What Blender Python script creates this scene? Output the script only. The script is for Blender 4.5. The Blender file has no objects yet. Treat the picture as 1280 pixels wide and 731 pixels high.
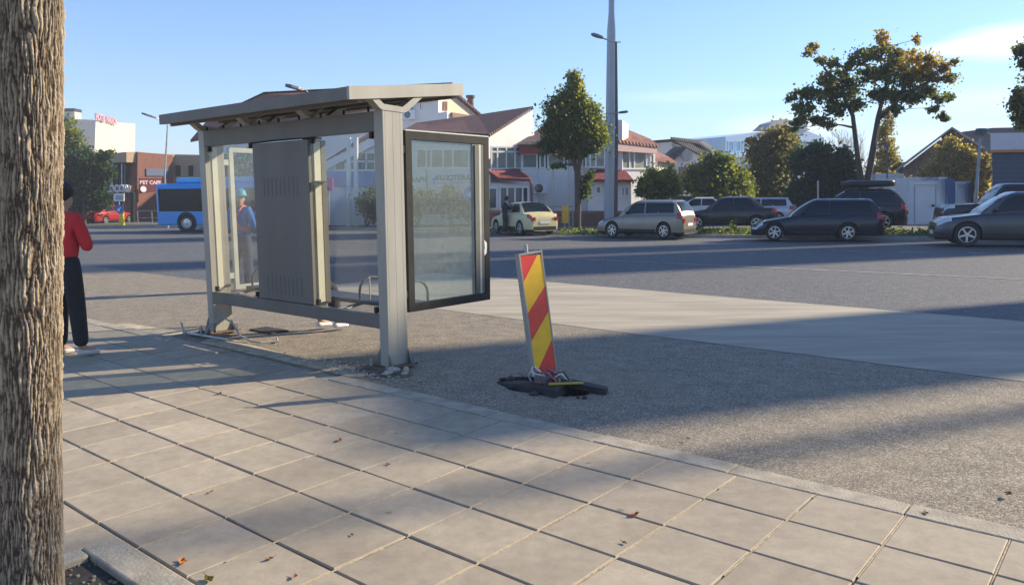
import bpy, bmesh, math, random
import numpy as np
from mathutils import Vector, Matrix, noise
random.seed(7); rng = np.random.default_rng(7)
R_ = math.radians
SC = bpy.context.scene
COL = SC.collection
# ------------------------------------------------------------------ camera
FPX, IMW, IMH, CAMH = 966.0, 1280.0, 731.0, 1.7
PITCH, ROLL = R_(-7.068), R_(-0.405)
_up = Vector((-0.0070168, 0.99237652, 0.12304311))            # world up in camera axes
_fw = Vector((0, 0, -1)); _fw = (_fw - _up*_fw.dot(_up)).normalized()
_rt = _fw.cross(_up)
RW = Matrix((_rt, _fw, _up))                                  # camera axes -> world axes
cam_d = bpy.data.cameras.new('camera'); cam = bpy.data.objects.new('camera', cam_d); COL.objects.link(cam)
cam_d.sensor_width = 36; cam_d.lens = 36*FPX/IMW; cam_d.clip_start = .05; cam_d.clip_end = 3000
cam.matrix_world = Matrix.Translation((0, 0, CAMH)) @ RW.to_4x4()
SC.camera = cam
def ray(px, py): return RW @ Vector((px-IMW/2, -(py-IMH/2), -FPX))
def gp(px, py, z=0.0):                                        # ground point seen at a pixel
    r = ray(px, py); t = (z-CAMH)/r.z; return Vector((r.x*t, r.y*t, z))
def at(px, py, Y):                                            # point at world depth Y
    r = ray(px, py); t = Y/r.y; return Vector((r.x*t, Y, CAMH+r.z*t))
U = Vector((-.76852, .63983, 0)); V = Vector((.64005, .76834, 0))   # along the kerb (to the left) / across the street
def W(u, v, z=0.0): return Vector((U.x*u+V.x*v, U.y*u+V.y*v, z))
def uv_of(p): return (p.x*U.x+p.y*U.y, p.x*V.x+p.y*V.y)
# ------------------------------------------------------------------ sun, sky, exposure
SUN_AZ, SUN_EL = R_(69), R_(27)
sdir = Vector((math.sin(SUN_AZ)*math.cos(SUN_EL), math.cos(SUN_AZ)*math.cos(SUN_EL), math.sin(SUN_EL)))
sl = bpy.data.lights.new('sun', 'SUN'); sl.energy = 4.9; sl.angle = R_(.85); sl.color = (1, .85, .62)
so = bpy.data.objects.new('sun', sl); COL.objects.link(so)
so.rotation_euler = sdir.to_track_quat('Z', 'Y').to_euler(); so.location = sdir*50
wd = bpy.data.worlds.new('World'); SC.world = wd; wd.use_nodes = True
nt = wd.node_tree; N = nt.nodes; L = nt.links; N.clear()
def nd(t, **k):
    n = N.new(t)
    for a, b in k.items(): setattr(n, a, b)
    return n
sky = nd('ShaderNodeTexSky', sky_type='NISHITA', sun_disc=False, sun_elevation=SUN_EL, sun_rotation=SUN_AZ, altitude=0, air_density=1.0, dust_density=.25, ozone_density=3.2)
tc = nd('ShaderNodeTexCoord')
mp = nd('ShaderNodeMapping'); mp.inputs['Scale'].default_value = (1.6, 1.6, 11); mp.inputs['Rotation'].default_value = (R_(5), R_(-7), 0)
nz = nd('ShaderNodeTexNoise'); nz.inputs['Scale'].default_value = 3.1; nz.inputs['Detail'].default_value = 7; nz.inputs['Roughness'].default_value = .58
rp = nd('ShaderNodeValToRGB'); rp.color_ramp.elements[0].position = .50; rp.color_ramp.elements[1].position = .72
L.new(tc.outputs['Generated'], mp.inputs[0]); L.new(mp.outputs[0], nz.inputs[0]); L.new(nz.outputs[0], rp.inputs[0])
def blob(px, py, sx, sz):                                     # one bank of cloud in the sky, by direction
    d = ray(px, py).normalized()
    s = nd('ShaderNodeVectorMath', operation='SUBTRACT'); s.inputs[1].default_value = d; L.new(tc.outputs['Generated'], s.inputs[0])
    m = nd('ShaderNodeVectorMath', operation='MULTIPLY'); m.inputs[1].default_value = (1/sx, 1/sx, 1/sz); L.new(s.outputs[0], m.inputs[0])
    l = nd('ShaderNodeVectorMath', operation='LENGTH'); L.new(m.outputs[0], l.inputs[0])
    r = nd('ShaderNodeMapRange'); r.inputs[1].default_value = 1; r.inputs[2].default_value = .3; L.new(l.outputs['Value'], r.inputs[0])
    r.clamp = True
    return r.outputs[0]
bs = [blob(1262, 52, .07, .022), blob(1195, 60, .05, .010), blob(1240, 128, .13, .02), blob(985, 158, .09, .022), blob(1190, 170, .14, .016), blob(880, 120, .12, .012)]
wt = [1.7, 1.2, .4, .8, .4, .2]
acc = None
for b, w in zip(bs, wt):
    m = nd('ShaderNodeMath', operation='MULTIPLY'); m.inputs[1].default_value = w; L.new(b, m.inputs[0])
    if acc is None: acc = m.outputs[0]
    else:
        a = nd('ShaderNodeMath', operation='ADD'); L.new(acc, a.inputs[0]); L.new(m.outputs[0], a.inputs[1]); acc = a.outputs[0]
rr = nd('ShaderNodeMath', operation='MULTIPLY_ADD'); rr.inputs[1].default_value = .75; rr.inputs[2].default_value = .42; L.new(rp.outputs[0], rr.inputs[0])
mm = nd('ShaderNodeMath', operation='MULTIPLY'); mm.use_clamp = True; L.new(acc, mm.inputs[0]); L.new(rr.outputs[0], mm.inputs[1])
mx = nd('ShaderNodeMix', data_type='RGBA'); mx.inputs['B'].default_value = (7.6, 7.7, 8.0, 1)
tn = nd('ShaderNodeMix', data_type='RGBA', blend_type='MULTIPLY'); tn.inputs['Factor'].default_value = 1; tn.inputs['B'].default_value = (.72, .84, 1.03, 1); L.new(sky.outputs[0], tn.inputs['A'])
L.new(mm.outputs[0], mx.inputs['Factor']); L.new(tn.outputs['Result'], mx.inputs['A'])
bg = nd('ShaderNodeBackground'); bg.inputs[1].default_value = .115; L.new(mx.outputs['Result'], bg.inputs[0])
wo = nd('ShaderNodeOutputWorld'); L.new(bg.outputs[0], wo.inputs[0])
SC.view_settings.view_transform = 'Standard'; SC.view_settings.look = 'None'; SC.view_settings.gamma = 1
SC.view_settings.exposure = 0.95
SC.cycles.max_bounces = 8; SC.cycles.transparent_max_bounces = 24
# ------------------------------------------------------------------ materials
MATS = {}
def mat(name, col, rough=.6, metal=0, var=.12, vscale=6, bump=0, bscale=40, spec=.5, coat=0, stretch=None, dirt=None):
    if name in MATS: return MATS[name]
    m = bpy.data.materials.new(name); m.use_nodes = True; t = m.node_tree; n = t.nodes; l = t.links
    p = n['Principled BSDF']; p.inputs['Roughness'].default_value = rough; p.inputs['Metallic'].default_value = metal
    p.inputs['Specular IOR Level'].default_value = spec; p.inputs['Coat Weight'].default_value = coat
    tcn = n.new('ShaderNodeTexCoord'); mpn = n.new('ShaderNodeMapping'); l.new(tcn.outputs['Object'], mpn.inputs[0])
    if stretch: mpn.inputs['Scale'].default_value = stretch
    nn = n.new('ShaderNodeTexNoise'); nn.inputs['Scale'].default_value = vscale; nn.inputs['Detail'].default_value = 6; l.new(mpn.outputs[0], nn.inputs[0])
    rm = n.new('ShaderNodeValToRGB'); e = rm.color_ramp.elements
    e[0].position = .3; e[1].position = .7
    c2 = dirt if dirt else tuple(c*(1-var) for c in col[:3])
    e[0].color = tuple(c2[:3])+(1,); e[1].color = tuple(min(1, c*(1+var*.6)) for c in col[:3])+(1,)
    l.new(nn.outputs[0], rm.inputs[0]); l.new(rm.outputs[0], p.inputs['Base Color'])
    if bump:
        b = n.new('ShaderNodeBump'); b.inputs['Strength'].default_value = bump; b.inputs['Distance'].default_value = .01
        n2 = n.new('ShaderNodeTexNoise'); n2.inputs['Scale'].default_value = bscale; n2.inputs['Detail'].default_value = 4; l.new(mpn.outputs[0], n2.inputs[0])
        l.new(n2.outputs[0], b.inputs['Height']); l.new(b.outputs[0], p.inputs['Normal'])
    MATS[name] = m; return m
def glass(name, tint=(.8, .85, .85), refl=.08, dirt=0.0, dcol=(.5, .52, .5)):
    m = bpy.data.materials.new(name); m.use_nodes = True; t = m.node_tree; n = t.nodes; l = t.links; n.clear()
    o = n.new('ShaderNodeOutputMaterial'); tr = n.new('ShaderNodeBsdfTransparent'); tr.inputs[0].default_value = tint+(1,)
    gl = n.new('ShaderNodeBsdfGlossy'); gl.inputs['Roughness'].default_value = .03
    fr = n.new('ShaderNodeLayerWeight'); fr.inputs[0].default_value = .5; pw = n.new('ShaderNodeMath'); pw.operation = 'POWER'; pw.inputs[1].default_value = 5; l.new(fr.outputs['Facing'], pw.inputs[0])
    ad = n.new('ShaderNodeMath'); ad.operation = 'MULTIPLY_ADD'; ad.inputs[1].default_value = .9; ad.inputs[2].default_value = refl*.6; l.new(pw.outputs[0], ad.inputs[0]); ad.use_clamp = True
    mxs = n.new('ShaderNodeMixShader'); l.new(ad.outputs[0], mxs.inputs[0]); l.new(tr.outputs[0], mxs.inputs[1]); l.new(gl.outputs[0], mxs.inputs[2])
    out = mxs.outputs[0]
    if dirt:
        df = n.new('ShaderNodeBsdfDiffuse'); df.inputs[0].default_value = dcol+(1,)
        tl = n.new('ShaderNodeBsdfTranslucent'); tl.inputs[0].default_value = dcol+(1,)
        am = n.new('ShaderNodeMixShader'); am.inputs[0].default_value = .5; l.new(df.outputs[0], am.inputs[1]); l.new(tl.outputs[0], am.inputs[2])
        tx = n.new('ShaderNodeTexCoord'); nn = n.new('ShaderNodeTexNoise'); nn.inputs['Scale'].default_value = 16; nn.inputs['Detail'].default_value = 8; nn.inputs['Roughness'].default_value = .8
        l.new(tx.outputs['Object'], nn.inputs[0]); mr = n.new('ShaderNodeMapRange'); mr.inputs[1].default_value = .3; mr.inputs[2].default_value = .75; mr.inputs[3].default_value = dirt*.45; mr.inputs[4].default_value = dirt*1.4
        l.new(nn.outputs[0], mr.inputs[0]); m2 = n.new('ShaderNodeMixShader'); l.new(mr.outputs[0], m2.inputs[0]); l.new(out, m2.inputs[1]); l.new(am.outputs[0], m2.inputs[2]); out = m2.outputs[0]
    l.new(out, o.inputs[0]); MATS[name] = m; return m
def leafmat(name, c1, c2, c3):
    m = bpy.data.materials.new(name); m.use_nodes = True; t = m.node_tree; n = t.nodes; l = t.links; n.clear()
    o = n.new('ShaderNodeOutputMaterial'); at_ = n.new('ShaderNodeAttribute'); at_.attribute_name = 'tint'
    r = n.new('ShaderNodeValToRGB'); e = r.color_ramp.elements; e[0].color = c1+(1,); e[1].color = c3+(1,); x = e.new(.55); x.color = c2+(1,)
    l.new(at_.outputs['Fac'], r.inputs[0])
    d = n.new('ShaderNodeBsdfPrincipled'); d.inputs['Roughness'].default_value = .55; d.inputs['Specular IOR Level'].default_value = .3; l.new(r.outputs[0], d.inputs['Base Color'])
    tl = n.new('ShaderNodeBsdfTranslucent'); g = n.new('ShaderNodeMix'); g.data_type = 'RGBA'; g.blend_type = 'MULTIPLY'; g.inputs['Factor'].default_value = 1; g.inputs['B'].default_value = (1.8, 1.9, .9, 1)
    l.new(r.outputs[0], g.inputs['A']); l.new(g.outputs['Result'], tl.inputs[0])
    mxs = n.new('ShaderNodeMixShader'); mxs.inputs[0].default_value = .48; l.new(d.outputs[0], mxs.inputs[1]); l.new(tl.outputs[0], mxs.inputs[2]); l.new(mxs.outputs[0], o.inputs[0])
    MATS[name] = m; return m
# ------------------------------------------------------------------ mesh builder
def tag(o, label=None, cat=None, group=None, kind=None):
    if label: o['label'] = label
    if cat: o['category'] = cat
    if group: o['group'] = group
    if kind: o['kind'] = kind
    return o
def empty(name, loc, label, cat, group=None, rz=0):
    o = bpy.data.objects.new(name, None); COL.objects.link(o); o.location = loc; o.rotation_euler = (0, 0, rz); o.empty_display_size = .2
    return tag(o, label, cat, group)
def copy_tree(o, parent=None):
    c = o.copy(); COL.objects.link(c); c.parent = parent
    for ch in list(o.children): copy_tree(ch, c)
    return c
class MB:
    def __init__(s): s.v = []; s.f = []; s.m = []; s.mats = []; s.sm = False
    def _mi(s, m):
        if m is None: return 0
        if m not in s.mats: s.mats.append(m)
        return s.mats.index(m)
    def poly(s, pts, m=None):
        b = len(s.v); s.v += [tuple(p) for p in pts]; s.f.append(tuple(range(b, b+len(pts)))); s.m.append(s._mi(m)); return s
    def hexa(s, p, m=None):                                   # p: 4 bottom, 4 top
        b = len(s.v); s.v += [tuple(q) for q in p]
        for f in ((3, 2, 1, 0), (4, 5, 6, 7), (0, 1, 5, 4), (1, 2, 6, 5), (2, 3, 7, 6), (3, 0, 4, 7)): s.f.append(tuple(b+i for i in f)); s.m.append(s._mi(m))
        return s
    def box(s, x0, x1, y0, y1, z0, z1, m=None, X=None):
        p = [Vector(q) for q in ((x0, y0, z0), (x1, y0, z0), (x1, y1, z0), (x0, y1, z0), (x0, y0, z1), (x1, y0, z1), (x1, y1, z1), (x0, y1, z1))]
        if X: p = [X(q) if callable(X) else X @ q for q in p]
        return s.hexa(p, m)
    def buv(s, u0, u1, v0, v1, z0, z1, m=None): return s.box(-u1, -u0, v0, v1, z0, z1, m, lambda q: W(-q.x, q.y, q.z))
    def prism(s, pts, vec, m=None, m_side=None):
        pts = [Vector(p) for p in pts]; vec = Vector(vec); n = len(pts); b = len(s.v)
        s.v += [tuple(p) for p in pts]+[tuple(p+vec) for p in pts]
        nrm = sum(((pts[i]-pts[0]).cross(pts[(i+1) % n]-pts[0]) for i in range(1, n-1)), Vector())
        flip = nrm.dot(vec) > 0
        a = tuple(b+i for i in range(n)); c = tuple(b+n+i for i in range(n))
        s.f.append(a[::-1] if flip else a); s.m.append(s._mi(m)); s.f.append(c if flip else c[::-1]); s.m.append(s._mi(m))
        for i in range(n):
            j = (i+1) % n; q = (b+i, b+j, b+n+j, b+n+i); s.f.append(q if flip else q[::-1]); s.m.append(s._mi(m_side or m))
        return s
    def tube(s, path, r, k=8, m=None, cap=True):
        path = [Vector(p) for p in path]; rs = r if isinstance(r, (list, tuple)) else [r]*len(path)
        b = len(s.v); n = len(path); prev = None
        for i, p in enumerate(path):
            d = (path[min(i+1, n-1)]-path[max(i-1, 0)]).normalized()
            if prev is None:
                a = Vector((0, 0, 1)) if abs(d.z) < .9 else Vector((1, 0, 0)); x = d.cross(a).normalized()
            else: x = (prev-d*prev.dot(d)).normalized()
            prev = x; y = d.cross(x)
            for j in range(k):
                t = 2*math.pi*j/k; s.v.append(tuple(p+(x*math.cos(t)+y*math.sin(t))*rs[i]))
        for i in range(n-1):
            for j in range(k):
                a0 = b+i*k+j; a1 = b+i*k+(j+1) % k; s.f.append((a0, a1, a1+k, a0+k)); s.m.append(s._mi(m))
        if cap: s.f.append(tuple(b+j for j in range(k))[::-1]); s.m.append(s._mi(m)); s.f.append(tuple(b+(n-1)*k+j for j in range(k))); s.m.append(s._mi(m))
        return s
    def lathe(s, prof, k=24, m=None, X=None):                 # prof: (r, z) ; axis z, mapped by X
        b = len(s.v)
        for (r, z) in prof:
            for j in range(k):
                t = 2*math.pi*j/k; q = Vector((r*math.cos(t), r*math.sin(t), z)); s.v.append(tuple(X @ q if X else q))
        for i in range(len(prof)-1):
            for j in range(k):
                a0 = b+i*k+j; a1 = b+i*k+(j+1) % k; s.f.append((a0, a1, a1+k, a0+k)); s.m.append(s._mi(m))
        return s
    def ball(s, c, r, m=None, seg=12, ring=8, sq=(1, 1, 1)):
        prof = [(math.sin(math.pi*i/ring)*1.0, -math.cos(math.pi*i/ring)) for i in range(ring+1)]
        return s.lathe([(max(p[0], .001), p[1]) for p in prof], seg, m, Matrix.Translation(c) @ Matrix.Diagonal((r*sq[0], r*sq[1], r*sq[2], 1)))
    def build(s, name, m=None, parent=None, smooth=False, bevel=0, label=None):
        me = bpy.data.meshes.new(name); me.from_pydata(s.v, [], s.f)
        mats = s.mats or [m]
        for q in mats: me.materials.append(q)
        if s.mats: me.polygons.foreach_set('material_index', s.m)
        o = bpy.data.objects.new(name, me); COL.objects.link(o)
        if parent is not None:
            o.parent = parent
            if s.world: 
                inv = wm(parent).inverted(); me.transform(inv)
        if smooth:
            me.polygons.foreach_set('use_smooth', [True]*len(me.polygons))
            try: me.set_sharp_from_angle(angle=R_(smooth if smooth is not True else 40))
            except Exception: pass
        if bevel:
            md = o.modifiers.new('bevel', 'BEVEL'); md.width = bevel; md.segments = 2; md.limit_method = 'ANGLE'
        me.update()
        if label: o['label'] = label
        return o
    world = True
class LMB(MB): world = False                                  # coordinates already local to the parent
def wm(o):
    m = Matrix.LocRotScale(o.location, o.rotation_euler, o.scale)
    return (wm(o.parent) @ m) if o.parent else m
def text_mesh(txt, size, X, name, m, parent, ext=.01, align='CENTER', spacing=1, bold=0):
    c = bpy.data.curves.new(name, 'FONT'); c.body = txt; c.size = size; c.extrude = ext; c.align_x = align; c.align_y = 'CENTER'; c.space_character = spacing; c.offset = bold
    t = bpy.data.objects.new(name+'_src', c); COL.objects.link(t)
    bpy.context.view_layer.update()
    me = bpy.data.meshes.new_from_object(t.evaluated_get(bpy.context.evaluated_depsgraph_get()))
    bpy.data.objects.remove(t); me.materials.clear(); me.materials.append(m)
    inv = wm(parent).inverted() if parent else Matrix()
    me.transform(inv @ X); o = bpy.data.objects.new(name, me); COL.objects.link(o); o.parent = parent; return o
def frame_of(origin, right, up):                              # matrix: local x=right, y=up, z towards viewer
    r = Vector(right).normalized(); u = Vector(up).normalized(); n = r.cross(u)
    return Matrix(((r.x, u.x, n.x, origin[0]), (r.y, u.y, n.y, origin[1]), (r.z, u.z, n.z, origin[2]), (0, 0, 0, 1)))
# ------------------------------------------------------------------ ground surfaces
def nodes_mat(name):
    m = bpy.data.materials.new(name); m.use_nodes = True; MATS[name] = m
    return m, m.node_tree.nodes, m.node_tree.links, m.node_tree.nodes['Principled BSDF']
def asphalt(name, base, spk, scale, patch=.25, bump=.5, dist=.006, tintcol=(.30, .26, .21)):
    m, n, l, p = nodes_mat(name)
    tcn = n.new('ShaderNodeTexCoord')
    v = n.new('ShaderNodeTexVoronoi'); v.inputs['Scale'].default_value = scale; l.new(tcn.outputs['Object'], v.inputs[0])
    r = n.new('ShaderNodeValToRGB'); e = r.color_ramp.elements; e[0].position = .0; e[1].position = 1
    e[0].color = tuple(c*.55 for c in base)+(1,); x = e.new(.45); x.color = base+(1,); x = e.new(.8); x.color = spk+(1,); e[-1].color = tuple(min(1, c*1.5) for c in spk)+(1,)
    sp = n.new('ShaderNodeSeparateColor'); l.new(v.outputs['Color'], sp.inputs[0]); l.new(sp.outputs[0], r.inputs[0])
    nn = n.new('ShaderNodeTexNoise'); nn.inputs['Scale'].default_value = .8; nn.inputs['Detail'].default_value = 8; nn.inputs['Roughness'].default_value = .62; l.new(tcn.outputs['Object'], nn.inputs[0])
    mr = n.new('ShaderNodeMapRange'); mr.inputs[1].default_value = .42; mr.inputs[2].default_value = .75; mr.inputs[4].default_value = patch; l.new(nn.outputs[0], mr.inputs[0])
    mxn = n.new('ShaderNodeMix'); mxn.data_type = 'RGBA'; mxn.inputs['B'].default_value = tintcol+(1,); l.new(mr.outputs[0], mxn.inputs['Factor']); l.new(r.outputs[0], mxn.inputs['A'])
    n4 = n.new('ShaderNodeTexNoise'); n4.inputs['Scale'].default_value = 2.6; n4.inputs['Detail'].default_value = 6; n4.inputs['Roughness'].default_value = .7; l.new(tcn.outputs['Object'], n4.inputs[0])
    m4 = n.new('ShaderNodeMapRange'); m4.inputs[1].default_value = .60; m4.inputs[2].default_value = .72; m4.inputs[4].default_value = patch*.9; l.new(n4.outputs[0], m4.inputs[0])
    mx4 = n.new('ShaderNodeMix'); mx4.data_type = 'RGBA'; mx4.inputs['B'].default_value = tuple(c*1.45 for c in tintcol)+(1,); l.new(m4.outputs[0], mx4.inputs['Factor']); l.new(mxn.outputs['Result'], mx4.inputs['A']); mxn = mx4
    n3 = n.new('ShaderNodeTexNoise'); n3.inputs['Scale'].default_value = 5; n3.inputs['Detail'].default_value = 5; l.new(tcn.outputs['Object'], n3.inputs[0])
    m3 = n.new('ShaderNodeMapRange'); m3.inputs[1].default_value = .3; m3.inputs[2].default_value = .7; m3.inputs[3].default_value = .82; m3.inputs[4].default_value = 1.12; l.new(n3.outputs[0], m3.inputs[0])
    ml = n.new('ShaderNodeVectorMath'); ml.operation = 'SCALE'; l.new(mxn.outputs['Result'], ml.inputs[0]); l.new(m3.outputs[0], ml.inputs['Scale'])
    l.new(ml.outputs[0], p.inputs['Base Color'])
    b = n.new('ShaderNodeBump'); b.inputs['Strength'].default_value = bump; b.inputs['Distance'].default_value = dist; l.new(v.outputs['Distance'], b.inputs['Height']); b.invert = True
    l.new(b.outputs[0], p.inputs['Normal']); p.inputs['Roughness'].default_value = .82; p.inputs['Specular IOR Level'].default_value = .35
    return m
M_bay = asphalt('coarse_asphalt', (.19, .163, .125), (.33, .285, .218), 110, .6, .6, .005, (.27, .228, .165))
M_road = asphalt('smooth_asphalt', (.085, .088, .094), (.15, .152, .155), 60, .3, .35, .003, (.14, .135, .13))
def concrete(name, col, dark, streak=True):
    m, n, l, p = nodes_mat(name)
    tcn = n.new('ShaderNodeTexCoord'); mpn = n.new('ShaderNodeMapping'); l.new(tcn.outputs['Object'], mpn.inputs[0])
    mpn.inputs['Rotation'].default_value = (0, 0, R_(39.8)); mpn.inputs['Scale'].default_value = (.5, 3.2, 1)
    a = n.new('ShaderNodeTexNoise'); a.inputs['Scale'].default_value = .9; a.inputs['Detail'].default_value = 9; a.inputs['Roughness'].default_value = .65; l.new(mpn.outputs[0], a.inputs[0])
    b_ = n.new('ShaderNodeTexNoise'); b_.inputs['Scale'].default_value = 60; b_.inputs['Detail'].default_value = 3; l.new(tcn.outputs['Object'], b_.inputs[0])
    r = n.new('ShaderNodeValToRGB'); e = r.color_ramp.elements; e[0].position = .34; e[0].color = dark+(1,); e[1].position = .64; e[1].color = col+(1,)
    ad = n.new('ShaderNodeMath'); ad.operation = 'MULTIPLY_ADD'; ad.inputs[1].default_value = .22; l.new(b_.outputs[0], ad.inputs[0]); l.new(a.outputs[0], ad.inputs[2])
    sb = n.new('ShaderNodeMath'); sb.operation = 'SUBTRACT'; sb.inputs[1].default_value = .11; l.new(ad.outputs[0], sb.inputs[0]); l.new(sb.outputs[0], r.inputs[0]); l.new(r.outputs[0], p.inputs['Base Color'])
    b = n.new('ShaderNodeBump'); b.inputs['Strength'].default_value = .3; b.inputs['Distance'].default_value = .004; l.new(b_.outputs[0], b.inputs['Height']); l.new(b.outputs[0], p.inputs['Normal'])
    p.inputs['Roughness'].default_value = .85; return m
M_conc = concrete('pale_concrete', (.41, .365, .285), (.27, .238, .185))
def tilemat():
    m, n, l, p = nodes_mat('paving_slab')
    tcn = n.new('ShaderNodeTexCoord'); g = n.new('ShaderNodeNewGeometry')
    a = n.new('ShaderNodeTexNoise'); a.inputs['Scale'].default_value = 1.3; a.inputs['Detail'].default_value = 9; a.inputs['Roughness'].default_value = .6; l.new(tcn.outputs['Object'], a.inputs[0])
    f = n.new('ShaderNodeTexNoise'); f.inputs['Scale'].default_value = 160; f.inputs['Detail'].default_value = 3; l.new(tcn.outputs['Object'], f.inputs[0])
    s3 = n.new('ShaderNodeTexNoise'); s3.inputs['Scale'].default_value = 9; s3.inputs['Detail'].default_value = 10; s3.inputs['Roughness'].default_value = .75; l.new(tcn.outputs['Object'], s3.inputs[0])
    r = n.new('ShaderNodeValToRGB'); e = r.color_ramp.elements; e[0].position = .3; e[0].color = (.325, .275, .205, 1); e[1].position = .68; e[1].color = (.425, .362, .272, 1)
    l.new(a.outputs[0], r.inputs[0])
    def rng_(src, i0, i1, o0, o1):
        q = n.new('ShaderNodeMapRange'); q.inputs[1].default_value = i0; q.inputs[2].default_value = i1; q.inputs[3].default_value = o0; q.inputs[4].default_value = o1; l.new(src, q.inputs[0]); return q.outputs[0]
    def mul(x, y):
        q = n.new('ShaderNodeMath'); q.operation = 'MULTIPLY'; l.new(x, q.inputs[0]); l.new(y, q.inputs[1]); return q.outputs[0]
    k = mul(mul(rng_(g.outputs['Random Per Island'], 0, 1, .88, 1.08), rng_(f.outputs[0], .3, .7, .93, 1.06)), rng_(s3.outputs[0], .35, .62, .80, 1.04))
    vv = n.new('ShaderNodeTexVoronoi'); vv.inputs['Scale'].default_value = 2.3; l.new(tcn.outputs['Object'], vv.inputs[0]); k = mul(k, rng_(vv.outputs['Distance'], .03, .055, .62, 1))
    v2 = n.new('ShaderNodeTexNoise'); v2.inputs['Scale'].default_value = .45; v2.inputs['Detail'].default_value = 3; l.new(tcn.outputs['Object'], v2.inputs[0]); k = mul(k, rng_(v2.outputs[0], .35, .65, .86, 1.08))
    ml = n.new('ShaderNodeVectorMath'); ml.operation = 'SCALE'; l.new(r.outputs[0], ml.inputs[0]); l.new(k, ml.inputs['Scale']); l.new(ml.outputs[0], p.inputs['Base Color'])
    b = n.new('ShaderNodeBump'); b.inputs['Strength'].default_value = .35; b.inputs['Distance'].default_value = .002; l.new(f.outputs[0], b.inputs['Height']); l.new(b.outputs[0], p.inputs['Normal'])
    p.inputs['Roughness'].default_value = .78; return m
M_tile = tilemat()
M_sand = mat('joint_sand', (.33, .27, .185), .95, var=.35, vscale=25, bump=.6, bscale=90)
M_gapd = mat('dark_joint', (.05, .043, .035), .95, var=.4, vscale=30)
M_kerb = mat('kerb_concrete', (.36, .32, .25), .85, var=.3, vscale=7, bump=.5, bscale=60)
M_soil = mat('soil', (.10, .065, .04), .95, var=.5, vscale=40, bump=1, bscale=50)
M_grass = mat('verge_grass', (.075, .085, .035), .95, var=.5, vscale=3, bump=1, bscale=20)
def struct(o): o['kind'] = 'structure'; return o
def sheet(name, pts, z, m):
    b = MB(); b.poly([Vector((p[0], p[1], z)) for p in pts], m); return struct(b.build(name, m))
S_ = .4705                                                     # slab pitch
sheet('ground', [(-900, -300), (900, -300), (900, 1500), (-900, 1500)], -.18, mat('bare_ground', (.17, .155, .13), .95, var=.3, vscale=.3, bump=.5, bscale=8))
V_IN, V_OUT = 4.375, 4.56
VC0, VC1 = 8.37, 12.2                                          # bus lane concrete
def quv(u0, u1, v0, v1): return [W(u1, v0), W(u0, v0), W(u0, v1), W(u1, v1)]
Pk = [gp(1500, 310), gp(1280, 303), gp(1180, 300), gp(1060, 299), gp(880, 296.5), gp(780, 294.5), gp(650, 291.5), gp(560, 289), gp(330, 284.5), gp(80, 284), gp(-300, 284)]
road_pts = [W(90, VC1-.2), W(-60, VC1-.2)]+[Vector((120, 20, 0))]+Pk+[Vector((-80, 75, 0))]
b = MB(); b.poly([Vector((p.x, p.y, -.024)) for p in [W(95, 8.3), W(-60, 8.3), Vector((140, 5, 0)), Vector((120, 24, 0))]+Pk+[Vector((-90, 60, 0))]], M_road); struct(b.build('road', M_road))
b = MB()
nz_ = 60; ub = np.linspace(30, -22, nz_+1)
bay = [W(u, V_OUT-.02, -.016) for u in ub]+[W(u, VC0+.035*noise.noise((u*.9, 3, 0))+.02*noise.noise((u*5, 3, 0)), -.016) for u in ub[::-1]]
HC = gp(684, 482)
HOLE = []
for k in range(44):
    t = 2*math.pi*k/44; sx = .47 if math.cos(t) > 0 else .50; f = 1+.22*noise.noise((math.cos(t)*2.2, math.sin(t)*2.2, 8))+.08*noise.noise((math.cos(t)*7, math.sin(t)*7, 3))
    HOLE.append(HC+U*(-(sx*f*math.cos(t)-.05))+V*(.27*f*math.sin(t)+.01)+Vector((0, 0, -.016)))
bmh = bmesh.new(); ed = []
for loop in (bay, HOLE):
    vs = [bmh.verts.new(p) for p in loop]
    ed += [bmh.edges.new((vs[i], vs[(i+1) % len(vs)])) for i in range(len(vs))]
bmesh.ops.triangle_fill(bmh, use_beauty=True, use_dissolve=False, edges=ed, normal=(0, 0, 1))
meh = bpy.data.meshes.new('bus_bay_asphalt'); bmh.to_mesh(meh); bmh.free(); meh.materials.append(M_bay)
oh = bpy.data.objects.new('bus_bay_asphalt', meh); COL.objects.link(oh); struct(oh)
M_cut = mat('cut_asphalt_edge', (.06, .052, .045), .95, var=.5, vscale=30, bump=1, bscale=40)
b = MB(); n_ = len(HOLE)
for k in range(n_):
    p, q = HOLE[k], HOLE[(k+1) % n_]; pi = p.lerp(HC, .07); qi = q.lerp(HC, .07); pi.z = qi.z = -.13; b.poly([p, q, qi, pi], M_cut)
def hz(i, j): return -.12+.035*noise.noise((i*.45, j*.45, 2))+.02*noise.noise((i*1.7, j*1.7, 2))
for i in range(36):
    for j in range(20):
        b.poly([HC+U*(-(-.6+1.2*a/36))+V*(-.36+.72*c/20)+Vector((0, 0, hz(a, c))) for a, c in ((i, j), (i+1, j), (i+1, j+1), (i, j+1))], M_cut)
struct(b.build('broken_hole', M_cut))
b = MB(); n_ = 80; ub = np.linspace(12.5, -30, n_+1)
def far_edge(u): return 12.3 if u < 6 else 12.3+(u-6)*.02
c1 = [W(u, VC0-.06+.03*noise.noise((u*1.1, 7, 0))+.03*noise.noise((u*6, 7, 0)), -.012) for u in ub]
c2 = [W(u, far_edge(u)+.02*noise.noise((u*3, 9, 0)), -.012) for u in ub[::-1]]
b.poly(c1+c2, M_conc); struct(b.build('concrete_bus_lane', M_conc))
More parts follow.
